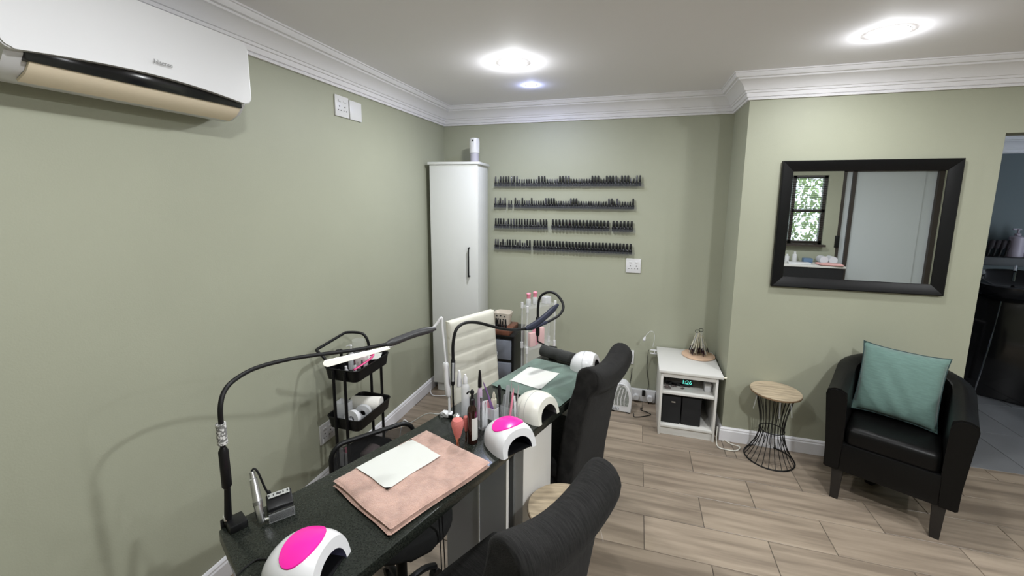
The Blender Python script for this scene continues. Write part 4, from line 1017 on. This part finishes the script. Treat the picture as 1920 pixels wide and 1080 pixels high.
b = bm_(); box(b, (0, -.047, .232), (.035, .006, .010), .002); obj('handle_slot', b, GREYP, ht)
for x, r in ((-.058, .013), (-.020, .012)):
    b = bm_(); lathe_to(b, (x, -.045, .028), (x, -.056, .028), [(r, 0), (r*.85, 1)], 18); dk = obj('dial', b, GREYP, ht)
    b = bm_(); box(b, (x, -.0575, .028), (.004, .003, r*1.6), .001); obj('pointer', b, WPLAS, dk)
b = bm_(); box(b, (-.039, -.0465, .030), (.003, .003, .022), .0005); obj('indicator', b, HOLE, ht)
for sx in (-1, 1): b = bm_(); box(b, (sx*.06, 0, .003), (.03, .09, .006), .001); obj('foot', b, BPLAS, ht)

# ================================================================ BLACK TROLLEY
tc_ = Vector((-1.487, 1.935, 0)); tr = thing('utility_trolley', 'black three-tier metal trolley standing against the left wall', 'trolley', tc_)
def tray(z):
    b = bm_(); th = .0025
    o0 = rrect(.215, .315, .030, 5); i0 = rrect(.215-.008, .315-.008, .027, 5); ob = rrect(.195, .295, .026, 5); ib = rrect(.189, .289, .024, 5)
    lv = [(ob, z-.065), (o0, z), (i0, z), (ib, z-.062)]
    R = [[b.verts.new((x, y, zz)) for x, y in pts] for pts, zz in lv]; n = len(o0)
    for A, B in zip(R, R[1:]):
        for k in range(n): b.faces.new((A[k], A[(k+1) % n], B[(k+1) % n], B[k]))
    b.faces.new(R[0][::-1]); b.faces.new(R[-1])
    tube(b, [Vector((x, y, z)) for x, y in o0], .0035, 6, 0, True)
    return b
for z in (.78, .50, .215): obj('tray', tray(z), BMETAL, tr)
for sx in (-1, 1):
    for sy in (-1, 1):
        b = bm_(); tube(b, [(sx*.036, sy*.163, .06), (sx*.036, sy*.163, .775)], .0085, 10); po = obj('post', b, BMETAL, tr)
    for sy in (-1, 1):
        b = bm_(); lathe_to(b, (sx*.07-.008, sy*.14, .026), (sx*.07+.008, sy*.14, .026), [(.026, 0), (.026, 1)], 18); wh = obj('caster', b, BPLAS, tr)
b = bm_()
for sy in (-1, 1): tube(b, [(-.08, sy*.14, .055), (.08, sy*.14, .055)], .007, 8)
for sx in (-1, 1): tube(b, [(sx*.036, -.163, .058), (sx*.036, .163, .058)], .007, 8)
obj('foot_frame', b, BMETAL, tr)
b = bm_(); tube(b, [Vector((-.07, -.155, .77)), Vector((-.085, -.160, .83)), Vector((-.125, -.163, .868)), Vector((-.145, -.150, .874)), Vector((-.148, -.10, .878)), Vector((-.148, .06, .893)), Vector((-.140, .085, .897)), Vector((-.10, .118, .892)), Vector((-.060, .135, .880)), Vector((-.035, .142, .84)), Vector((-.03, .150, .77))], .0080, 10, 6); obj('handle', b, BMETAL, tr)
# things in the top tray
def on_tray(x, y, z): return tc_+Vector((x, y, z-.0615))
t = thing('pump_bottle', 'white pump bottle standing in the top trolley tray', 'bottle', on_tray(-.045, .0, .78))
b = bm_(); lathe(b, [(.017, 0), (.018, .004), (.018, .085), (.009, .098)], 16); obj('bottle', b, FROST, t)
b = bm_(); lathe(b, [(.010, .098), (.010, .112), (.004, .114), (.004, .135), (.008, .136), (.006, .143)], 12); tube(b, [(0, 0, .139), (-.016, -.008, .139), (-.022, -.010, .132)], .003, 6, 3); obj('pump', b, WPLAS, t)
t = thing('pump_bottle', 'black pump bottle standing in the top trolley tray', 'bottle', on_tray(-.075, -.045, .78))
b = bm_(); lathe(b, [(.017, 0), (.018, .004), (.018, .08), (.009, .09)], 16); obj('bottle', b, BPLAS, t)
b = bm_(); lathe(b, [(.008, .09), (.008, .105), (.004, .107), (.004, .122), (.008, .124), (.006, .130)], 12); tube(b, [(0, 0, .126), (-.018, -.012, .126), (-.026, -.017, .118)], .0035, 6, 3); obj('pump', b, BPLAS, t)
t = thing('clear_canister', 'clear plastic canister in the top trolley tray', 'canister', on_tray(-.045, .07, .78))
b = bm_(); lathe(b, [(.036, 0), (.038, .004), (.038, .145), (.036, .15)], 24); obj('canister', b, CLEAR, t)
b = bm_(); box(b, on_tray(.03, .10, .78)+Vector((0, 0, .044)), (.09, .07, .003), rot=(.15, -.1, .4)); tag(obj('paper_card', b, PAPER, smooth=False), 'white card lying in the top trolley tray', 'card')
b = bm_(); box(b, on_tray(.0, .03, .78)+Vector((0, 0, .038)), (.06, .05, .075), .004, rot=(0, 0, .3)); tag(obj('white_carton', b, mat('pinkish_white_card', (.72, .62, .62), .6)), 'pinkish white carton in the top trolley tray', 'carton')
b = bm_(); P_ = [on_tray(.055, -.11, .78)+Vector((0, 0, .05)), on_tray(.07, -.05, .78)+Vector((0, 0, .062)), on_tray(.078, .0, .78)+Vector((0, 0, .072)), on_tray(.080, .028, .78)+Vector((0, 0, .083)), on_tray(.070, .036, .78)+Vector((0, 0, .088)), on_tray(.058, .030, .78)+Vector((0, 0, .082))]
tube(b, P_, .0075, 10, 5, flat=.7); tag(obj('curved_tool', b, MAGENTA), 'magenta hooked plastic tool lying in the top trolley tray', 'tool')
simple = [(-.012, -.09, .012, .055, FROST, WPLAS, 'small frosted jar in the top trolley tray'), (.022, -.06, .009, .085, FROST, SILVER, 'slim clear bottle with silver cap in the top trolley tray'), (-.03, -.125, .011, .05, BGLOSS, BPLAS, 'black polish bottle in the top trolley tray'), (.040, -.02, .008, .07, GLASSB, SILVER, 'slim dark bottle in the top trolley tray')]
for x, y, r, h_, m1, m2, lab in simple:
    t = thing('small_bottle', lab, 'bottle', on_tray(x, y, .78)); b = bm_(); lathe(b, [(r*.9, 0), (r, .003), (r, h_*.6), (r*.5, h_*.68)], 14); obj('bottle', b, m1, t); b = bm_(); lathe(b, [(r*.6, h_*.66), (r*.55, h_)], 12); obj('cap', b, m2, t)
# middle tray
t = thing('paper_roll', 'white paper towel roll lying in the middle trolley tray', 'paper roll', on_tray(.0, .055, .50)+Vector((0, 0, .045)), math.radians(14))
b = bm_(); lathe_to(b, (-.085, 0, 0), (.088, 0, 0), [(.043, 0), (.044, .01), (.044, .99), (.043, 1)], 28); obj('roll', b, mat('soft_paper', (.78, .76, .70), .95, bump=.4, bscale=120), t)
b = bm_(); open_box(b, .075, .06, .115); cb_ = obj('clear_box', b, FROST, smooth=False); cb_.location = on_tray(-.055, -.075, .50); tag(cb_, 'frosted plastic box in the middle trolley tray', 'box')
for k, (x, y, lab) in enumerate(((.035, -.115, 'white tape reel propped in the middle trolley tray'), (.05, -.045, 'frosted tape reel leaning in the middle trolley tray'))):
    b = bm_(); M = Matrix.Translation(on_tray(x, y, .50)+Vector((0, 0, .048))) @ Matrix.Rotation(math.radians(80), 4, 'X') @ Matrix.Rotation(.3*k, 4, 'Y')
    lathe(b, [(.018, -.014), (.045, -.014), (.047, -.010), (.047, .010), (.045, .014), (.018, .014), (.018, -.014)], 28, M, cap=False); tag(obj('tape_reel', b, WPLAS if k == 0 else FROST), lab, 'tape reel')
b = bm_(); lathe(b, [(.018, 0), (.018, .016), (.010, .018), (.010, .012)], 18, Matrix.Translation(on_tray(.075, -.10, .50)), cap=True); tag(obj('bottle_stopper', b, WPLAS), 'small white round stopper in the middle trolley tray', 'lid')
# bottom tray
for x, y, m2, lab in ((-.02, -.11, PINK, 'white tube with pink cap standing in the bottom trolley tray'), (-.045, -.125, WPLAS, 'plain white tube standing in the bottom trolley tray')):
    t = thing('cream_tube', lab, 'tube', on_tray(x, y, .215)); b = bm_(); lathe(b, [(.013, 0), (.013, .12)], 14); obj('tube', b, WPLAS, t); b = bm_(); lathe(b, [(.011, .12), (.010, .145)], 14); obj('cap', b, m2, t)
b = bm_(); vs_ = box(b, on_tray(.04, .02, .215)+Vector((0, 0, .04)), (.09, .12, .08), .03, seg=3); tag(obj('film_bag', b, mat('grey_film_bag', (.22, .17, .17), .3, bump=1, bscale=30)), 'crumpled translucent bag in the bottom trolley tray', 'bag')

# ================================================================ OFFICE CHAIR (mesh back)
oc = thing('office_chair', 'black mesh-back office chair tucked behind the desk', 'office chair', (-.858, 1.327, 0), math.radians(53))
fr_ = [(x, 0.285+.02*(1-(x/.19)**2), z) for x, z in [(p[0], p[1]+.475) for p in rrect(.37, .34, .055, 5)]]
b = bm_(); tube(b, fr_, .0105, 10, 0, True); obj('back_frame', b, BPLAS, oc)
b = bm_(); grid = [[b.verts.new((-.175+.35*i/10, .302-.02*((-.175+.35*i/10)/.19)**2, .32+.31*j/8)) for i in range(11)] for j in range(9)]
for j in range(8):
    for i in range(10): b.faces.new((grid[j][i], grid[j][i+1], grid[j+1][i+1], grid[j+1][i]))
obj('back_mesh', b, MESHM, oc)
b = bm_(); prism(b, rrect(.38, .40, .15, 8), .40, .465, .022); obj('seat', b, mat('black_seat_fabric', (.010, .010, .010), .9, bump=.3, bscale=200), oc, angle=60)
b = bm_(); tube(b, [(0, .05, .385), (0, .22, .375), (0, .302, .40), (0, .302, .52)], .016, 8, 5, flat=.5); obj('back_arm', b, BPLAS, oc)
b = bm_(); rod(b, (0, 0, .10), (0, 0, .385), .022); box(b, (0, 0, .39), (.16, .18, .02), .004); obj('gas_column', b, BPLAS, oc)
for k in range(5):
    a = 2*math.pi*k/5+.3; b = bm_(); tube(b, [(0, 0, .11), (.11*math.cos(a), .11*math.sin(a), .10), (0.18*math.cos(a), 0.18*math.sin(a), .065)], .016, 8, 3, flat=.7); lg = obj('base_leg', b, BPLAS, oc)
    b = bm_(); lathe_to(b, (0.18*math.cos(a)-.014*math.sin(a), 0.18*math.sin(a)+.014*math.cos(a), .025), (0.18*math.cos(a)+.014*math.sin(a), 0.18*math.sin(a)-.014*math.cos(a), .025), [(.024, 0), (.024, 1)], 14); rod(b, (0.18*math.cos(a), 0.18*math.sin(a), .03), (0.18*math.cos(a), 0.18*math.sin(a), .07), .008); obj('caster', b, BPLAS, lg)

# ================================================================ WHITE QUILTED CHAIR
qa = math.radians(90-25); qc = thing('quilted_chair', 'cream quilted office chair wrapped in clear film', 'office chair', (-.754, 2.215, 0), math.radians(65))
# local: faces -y ; back at +y
qw, z0, z1 = .185, .50, .985
b = bm_(); nx, nz = 24, 40; F_ = []; G_ = []
def qth(u, v):
    rows_ = 5; s = abs(math.sin(math.pi*v*rows_)); sx_ = abs(math.sin(math.pi*u*1.0+.0)); e = min(1, min(u, 1-u)/.06, min(v, 1-v)/.03); cols = abs(math.sin(math.pi*u*2))
    return .016+.009*(s**.22)*(.62+.38*cols**.2)*math.sqrt(max(0, e))
for j in range(nz+1):
    r1 = []; r2 = []
    for i in range(nx+1):
        u, v = i/nx, j/nz; x = -qw+2*qw*u; z = z0+(z1-z0)*v; yb = .168+.045*v
        r1.append(b.verts.new((x, yb-qth(u, v), z))); r2.append(b.verts.new((x, yb+.016, z)))
    F_.append(r1); G_.append(r2)
for j in range(nz):
    for i in range(nx): b.faces.new((F_[j][i], F_[j][i+1], F_[j+1][i+1], F_[j+1][i])); b.faces.new((G_[j][i], G_[j+1][i], G_[j+1][i+1], G_[j][i+1]))
for i in range(nx): b.faces.new((F_[0][i], G_[0][i], G_[0][i+1], F_[0][i+1])); b.faces.new((F_[nz][i], F_[nz][i+1], G_[nz][i+1], G_[nz][i]))
for j in range(nz): b.faces.new((F_[j][0], F_[j+1][0], G_[j+1][0], G_[j][0])); b.faces.new((F_[j][nx], G_[j][nx], G_[j+1][nx], F_[j+1][nx]))
obj('quilted_back', b, QUILT, qc, angle=70)
b = bm_(); rn = random.Random(8); gr_ = []
for j in range(15):
    row_ = []
    for i in range(11):
        u, v = i/10, j/14; x = (-qw-.008)+(2*qw+.016)*u; z = z0-.01+(z1-z0+.022)*v
        row_.append(b.verts.new((x+rn.uniform(-.003, .003), .168+.045*v-.040+rn.uniform(-.005, .004)+(.03 if i in (0, 10) else 0), z)))
    gr_.append(row_)
for j in range(14):
    for i in range(10): b.faces.new((gr_[j][i], gr_[j][i+1], gr_[j+1][i+1], gr_[j+1][i]))
obj('film_wrap', b, mat('clear_film_wrap', (.9, .9, .88), .12, alpha=.13), qc, smooth=False, label='clear plastic film')
b = bm_(); prism(b, rrect(.36, .33, .05, 5), .42, .485, .02); obj('seat', b, QUILT, qc, angle=60)
b = bm_(); tube(b, [(0, .08, .41), (0, .17, .40), (0, .202, .44), (0, .205, .55)], .018, 8, 5, flat=.5); obj('back_arm', b, CHROME, qc)
b = bm_(); rod(b, (0, 0, .09), (0, 0, .42), .024); obj('gas_column', b, CHROME, qc)
for k in range(5):
    a = 2*math.pi*k/5; b = bm_(); tube(b, [(0, 0, .10), (.12*math.cos(a), .12*math.sin(a), .09), (.20*math.cos(a), .20*math.sin(a), .06)], .015, 8, 3); lg = obj('base_leg', b, CHROME, qc)
    b = bm_(); lathe_to(b, (.20*math.cos(a)-.012*math.sin(a), .20*math.sin(a)+.012*math.cos(a), .024), (.20*math.cos(a)+.012*math.sin(a), .20*math.sin(a)-.012*math.cos(a), .024), [(.023, 0), (.023, 1)], 14); rod(b, (.20*math.cos(a), .20*math.sin(a), .03), (.20*math.cos(a), .20*math.sin(a), .065), .008); obj('caster', b, BPLAS, lg)

# ================================================================ DRAWER TOWER, BASKET, CLEAR RACK
dt = thing('drawer_tower', 'black plastic drawer tower with smoky drawers beside the tall cabinet', 'drawer unit', (-.945, 2.93, 0))
dx, dy, dh = .125, .15, .70
for sx in (-1, 1): b = bm_(); bb(b, sx*dx-.008, sx*dx+.008, -dy, dy, .02, dh, .002); obj('side_panel', b, BPLAS, dt)
b = bm_(); bb(b, -dx, dx, dy-.01, dy, .02, dh); obj('back_panel', b, BPLAS, dt)
for z in (.02, .175, .345, .515, .685): b = bm_(); bb(b, -dx+.008, dx-.008, -dy, dy-.01, z, z+.014); obj('cross_rail', b, BPLAS, dt)
for i, z in enumerate((.036, .192, .362, .531)):
    b = bm_(); bb(b, -dx+.012, dx-.012, -dy-.006, dy-.03, z, z+.146, .006); dwr = obj('drawer', b, SMOKE, dt)
    b = bm_(); bb(b, -.028, .012, -dy-.012, -dy-.006, z+.03, z+.055, .002); obj('pull', b, mat('pale_grey_pull', (.55, .57, .62), .3), dwr)
b = bm_(); bb(b, -dx-.012, dx+.012, -dy-.008, dy+.006, dh, dh+.012, .003); obj('top', b, BPLAS, dt)
for sx in (-1, 1):
    for sy in (-1, 1): b = bm_(); rod(b, (sx*.10, sy*.12, 0), (sx*.10, sy*.12, .02), .015); obj('foot', b, BPLAS, dt)
b = bm_(); bb(b, -1.07, -.845, 2.775, 3.01, .7125, .748, .003); tag(obj('wooden_tray', b, BROWN), 'reddish brown wooden box on the black drawer tower', 'box')
bk = thing('basket', 'white perforated plastic basket on the wooden box', 'basket', (-.945, 2.935, .7485))
b = bm_()
lo = rrect(.105, .085, .02, 5); hi = rrect(.135, .11, .025, 5); hi2 = rrect(.129, .104, .023, 5)
def rim(x, y): return .090+.035*math.exp(-((x)/.03)**2)*(1 if abs(y) > .04 else 0)
A = [b.verts.new((x, y, 0)) for x, y in lo]; B = [b.verts.new((x, y, rim(x, y))) for x, y in hi]; C = [b.verts.new((x, y, rim(x, y))) for x, y in hi2]; D_ = [b.verts.new((x*.93, y*.93, .003)) for x, y in lo]
n = len(lo)
for P_, Q_ in ((A, B), (B, C), (C, D_)):
    for k in range(n): b.faces.new((P_[k], P_[(k+1) % n], Q_[(k+1) % n], Q_[k]))
b.faces.new(A[::-1]); b.faces.new(D_); obj('tub', b, mat('cream_basket', (.66, .60, .52), .5), bk, angle=35)
for x, z in ((-.03, .075), (0, .078), (.03, .072), (-.02, .05), (.02, .048)):
    b = bm_(); rod(b, (x, -.0455-.0125*z/.09-.001, z), (x, -.047-.0125*z/.09-.001, z), .006, seg=10); obj('perforation', b, HOLE, bk)
for i, (x, y, tl) in enumerate(((-.995, 2.845, 1.6), (-.955, 2.842, .85), (-.935, 2.838, .95), (-.915, 2.835, .75), (-.895, 2.842, .95), (-.970, 2.85, .95))):
    lab = 'tall black bottle between the white basket and the quilted chair' if i == 0 else 'black nail polish bottle in front of the white basket'
    polish('w', (x, y, .7485), lab, None if i == 0 else 'polish bottles in front of the basket', None, tl*.8)
rk = thing('clear_rack', 'clear acrylic tiered rack with white corner joints behind the desk', 'rack', (-.645, 2.88, 0))
PO = [Vector((-.71, 2.76, 0)), Vector((-.555, 2.975, 0)), Vector((-.615, 3.055, 0)), Vector((-.78, 2.86, 0))]
PO[3].x = -.775
RL = Vector(rk.location)
for i, p in enumerate(PO):
    b = bm_(); rod(b, p-RL, p-RL+Vector((0, 0, .93)), .006, seg=10); ps = obj('post', b, mat('clear_post', (.8, .82, .83), .1, alpha=.35), rk)
    for z in (.30, .625, .925): b = bm_(); rod(b, p-RL+Vector((0, 0, z-.022)), p-RL+Vector((0, 0, z+.022)), .0105, seg=10); obj('joint', b, WPLAS, ps)
for z in (.30, .625, .925):
    b = bm_(); prism(b, [((p-RL).x, (p-RL).y) for p in PO], z-.004, z); obj('shelf_sheet', b, CLEAR, rk, smooth=False)
for i in (0, 2):
    q = PO[i]-RL; r = PO[(i+1) % 4]-RL; b = bm_(); v = [b.verts.new((*q.xy, .30)), b.verts.new((*r.xy, .30)), b.verts.new((*r.xy, .925)), b.verts.new((*q.xy, .925))]; b.faces.new(v); obj('side_sheet', b, CLEARF, rk, smooth=False)
for i, (px_, yy, lab) in enumerate(((991, 2.86, 'clear bottle with pink cap on the clear rack corner above the drawer tower'), (1003, 2.92, 'clear bottle with pink cap on the clear rack top next to the lamp loop'))):
    p = PY(px_, 580, yy); p.z = .9255; t = thing('pink_capped_bottle', lab, 'bottle', p)
    b = bm_(); lathe(b, [(.017, 0), (.0185, .003), (.0185, .045), (.012, .056)], 16); obj('bottle', b, FROST, t)
    b = bm_(); lathe(b, [(.014, .054), (.014, .075), (.016, .078), (.016, .088), (.010, .093)], 16); obj('cap', b, PINK, t)
b = bm_(); p = PY(1024, 575, 2.96); p.z = .9255; box(b, p+Vector((0, .005, .027)), (.055, .05, .052), .005, rot=(0, 0, .95)); tag(obj('frosted_box', b, FROST), 'frosted plastic box on top of the clear rack', 'box')
for px_, yy, w_, h_, m_, lab in ((997, 2.86, .05, .10, PALEPINK, 'pale pink carton on the middle sheet of the clear rack'), (1014, 2.94, .045, .12, PALEPINK, 'taller pale pink carton on the middle sheet of the clear rack'), (1003, 2.90, .03, .14, PINK, 'narrow bright pink carton on the middle sheet of the clear rack')):
    p = PY(px_, 640, yy); p.z = .6255; b = bm_(); box(b, (0, 0, h_/2), (w_, .03, h_), .002, rot=(0, 0, .9)); o = obj('pink_carton', b, m_); o.location = p; tag(o, lab, 'carton')

# ================================================================ SECOND ROOM
bs = thing('shampoo_basin', 'black shampoo basin unit with slanted column in the dim next room', 'basin', (3.10, 4.62, 0), math.radians(-35))
b = bm_(); vs_ = bb(b, -.24, .24, -.20, .22, 0, .92, .02)
for v in b.verts:
    k = v.co.z/.92; v.co.x *= (.95-.35*k*.5); v.co.y = v.co.y*(.9)+.05*k
obj('column', b, BGLOSS, bs)
b = bm_(); tube(b, [(-.10, -.19, .02), (-.06, -.15, .5), (-.04, -.13, .85)], .006, 6, 5); obj('chrome_trim', b, CHROME, bs)
b = bm_(); R = []
for sc_, z in ((.35, .86), (.75, .90), (1.0, .98), (1.05, 1.04), (.98, 1.045), (.85, .97), (.4, .93)):
    R.append([b.verts.new((.27*sc_*math.cos(2*math.pi*k/28), .24*sc_*math.sin(2*math.pi*k/28)-.03, z+.05*math.sin(2*math.pi*k/28)*sc_)) for k in range(28)])
for A, B in zip(R, R[1:]):
    for k in range(28): b.faces.new((A[k], A[(k+1) % 28], B[(k+1) % 28], B[k]))
b.faces.new(R[0][::-1]); b.faces.new(R[-1]); obj('bowl', b, BGLOSS, bs)
b = bm_(); tube(b, [(.0, .10, 1.0), (0, .12, 1.10), (0, .05, 1.14), (0, .0, 1.10)], .012, 8, 5); obj('tap', b, CHROME, bs)
sc2 = thing('salon_chair', 'dark blue grey salon chair beside the shampoo basin', 'salon chair', (2.55, 4.75, 0), math.radians(-20))
SEATB = mat('blue_grey_vinyl', (.035, .04, .06), .4)
b = bm_(); bb(b, -.25, .25, -.26, .22, .42, .54, .03); obj('seat', b, SEATB, sc2)
b = bm_(); vs_ = bb(b, -.24, .24, .15, .25, .50, .98, .03)
for v in b.verts: v.co.y += (v.co.z-.5)*.25
obj('backrest', b, SEATB, sc2)
for sx in (-1, 1):
    b = bm_(); tube(b, [(sx*.28, -.22, .06), (sx*.28, -.25, .60), (sx*.28, -.2, .66), (sx*.28, .18, .66)], .02, 8, 5); obj('armrest', b, BPLAS, sc2)
b = bm_(); bb(b, -.29, .29, -.2, .2, .0, .04, .008); rod(b, (0, 0, .04), (0, 0, .43), .04); obj('base', b, BPLAS, sc2)
sf = thing('salon_shelf', 'long dark shelf on the far wall of the next room', 'shelf', (3.6, 5.28, 1.08))
b = bm_(); bb(b, -1.0, 1.0, -.13, .119, 0, .08, .004); obj('board', b, mat('dark_shelf', (.02, .022, .025), .5), sf)
for x in (-.8, .8): b = bm_(); bb(b, x-.02, x+.02, -.10, .118, -.14, 0); obj('bracket', b, BMETAL, sf)
for i, (px_, lab) in enumerate(((1902, 'lilac white pump bottle on the dim salon shelf'), (1926, 'second lilac white pump bottle on the dim salon shelf'))):
    p = PY(px_, 476, 5.25); p.z = 1.1605; t = thing('pump_bottle', lab, 'bottle', p); SOAP = mat('lilac_white_plastic', (.45, .40, .48), .4)
    b = bm_(); lathe(b, [(.052, 0), (.056, .004), (.054, .19), (.04, .20), (.02, .205)], 20); obj('bottle', b, SOAP, t)
    b = bm_(); lathe(b, [(.022, .205), (.022, .225), (.008, .23), (.008, .26), (.022, .262), (.018, .272)], 14); tube(b, [(0, 0, .267), (-.05, -.01, .267)], .007, 6); obj('pump', b, SOAP, t)
for i in range(4):
    p = PY(1852+i*11, 474, 5.25); t = thing('hair_brush', 'dark hair brush propped on the dim salon shelf', 'brush', (p.x, p.y, 1.1605), 0, 'hair brushes on the salon shelf')
    b = bm_(); lathe_to(b, (0, 0, 0), (.012, 0, .075), [(.008, 0), (.010, .9), (.008, 1)], 10); obj('handle', b, BPLAS, t)
    b = bm_(); lathe_to(b, (.012, 0, .075), (.026, 0, .16), [(.016, 0), (.02, .2), (.02, .85), (.012, 1)], 12); obj('brush_head', b, mat('dark_bristle', (.03, .025, .03), .8), t)

# ================================================================ COUNTER UNDER THE WINDOW (seen in the mirror)
ct = thing('window_counter', 'white topped counter with black skirt under the window', 'counter', (2.50, -1.03, 0))
b = bm_(); bb(b, -.42, .36, -.20, .20, .72, .75, .004); obj('top', b, WLAM, ct)
b = bm_(); bb(b, -.40, .34, -.19, .185, 0, .72); obj('black_skirt', b, mat('black_cloth', (.01, .01, .011), .9), ct)
b = slab([(2.52, -1.00), (2.82, -.98), (2.83, -.80), (2.54, -.82)], .751, .03, 20, 20, .006, 9, .2); tag(obj('pink_towel', b, mat('light_pink_terry', (.75, .42, .40), .95, bump=.8, bscale=300), angle=80), 'light pink towel on the counter under the window', 'towel')
for i, (x, lab) in enumerate(((2.66, 'white rolled towel on the window counter'), (2.775, 'second white rolled towel on the window counter'))):
    b = bm_(); tube(b, [(x, -1.20, .808), (x, -1.04, .808)], .055, 16); tag(obj('rolled_towel', b, mat('white_terry', (.72, .72, .76), .95, bump=.6, bscale=300)), lab, 'towel')
for x, h_, lab in ((2.30, .16, 'white lotion bottle on the window counter'), (2.20, .12, 'short white lotion bottle on the window counter')):
    t = thing('lotion_bottle', lab, 'bottle', (x, -1.12, .7505)); b = bm_(); lathe(b, [(.03, 0), (.032, .004), (.032, h_*.7), (.014, h_*.8)], 18); obj('bottle', b, WPLAS, t); b = bm_(); lathe(b, [(.016, h_*.8), (.015, h_)], 14); obj('cap', b, WPLAS, t)
b = bm_(); box(b, (2.47, -1.12, .785), (.12, .09, .07), .008); tag(obj('tissue_box', b, mat('slate_blue_card', (.12, .2, .32), .5)), 'blue tissue box on the window counter', 'box')
b = bm_(); box(b, (2.30, -.93, .764), (.28, .14, .026), .004, rot=(0, 0, .1)); tag(obj('white_tray', b, WPLAS), 'white tray on the window counter', 'tray')
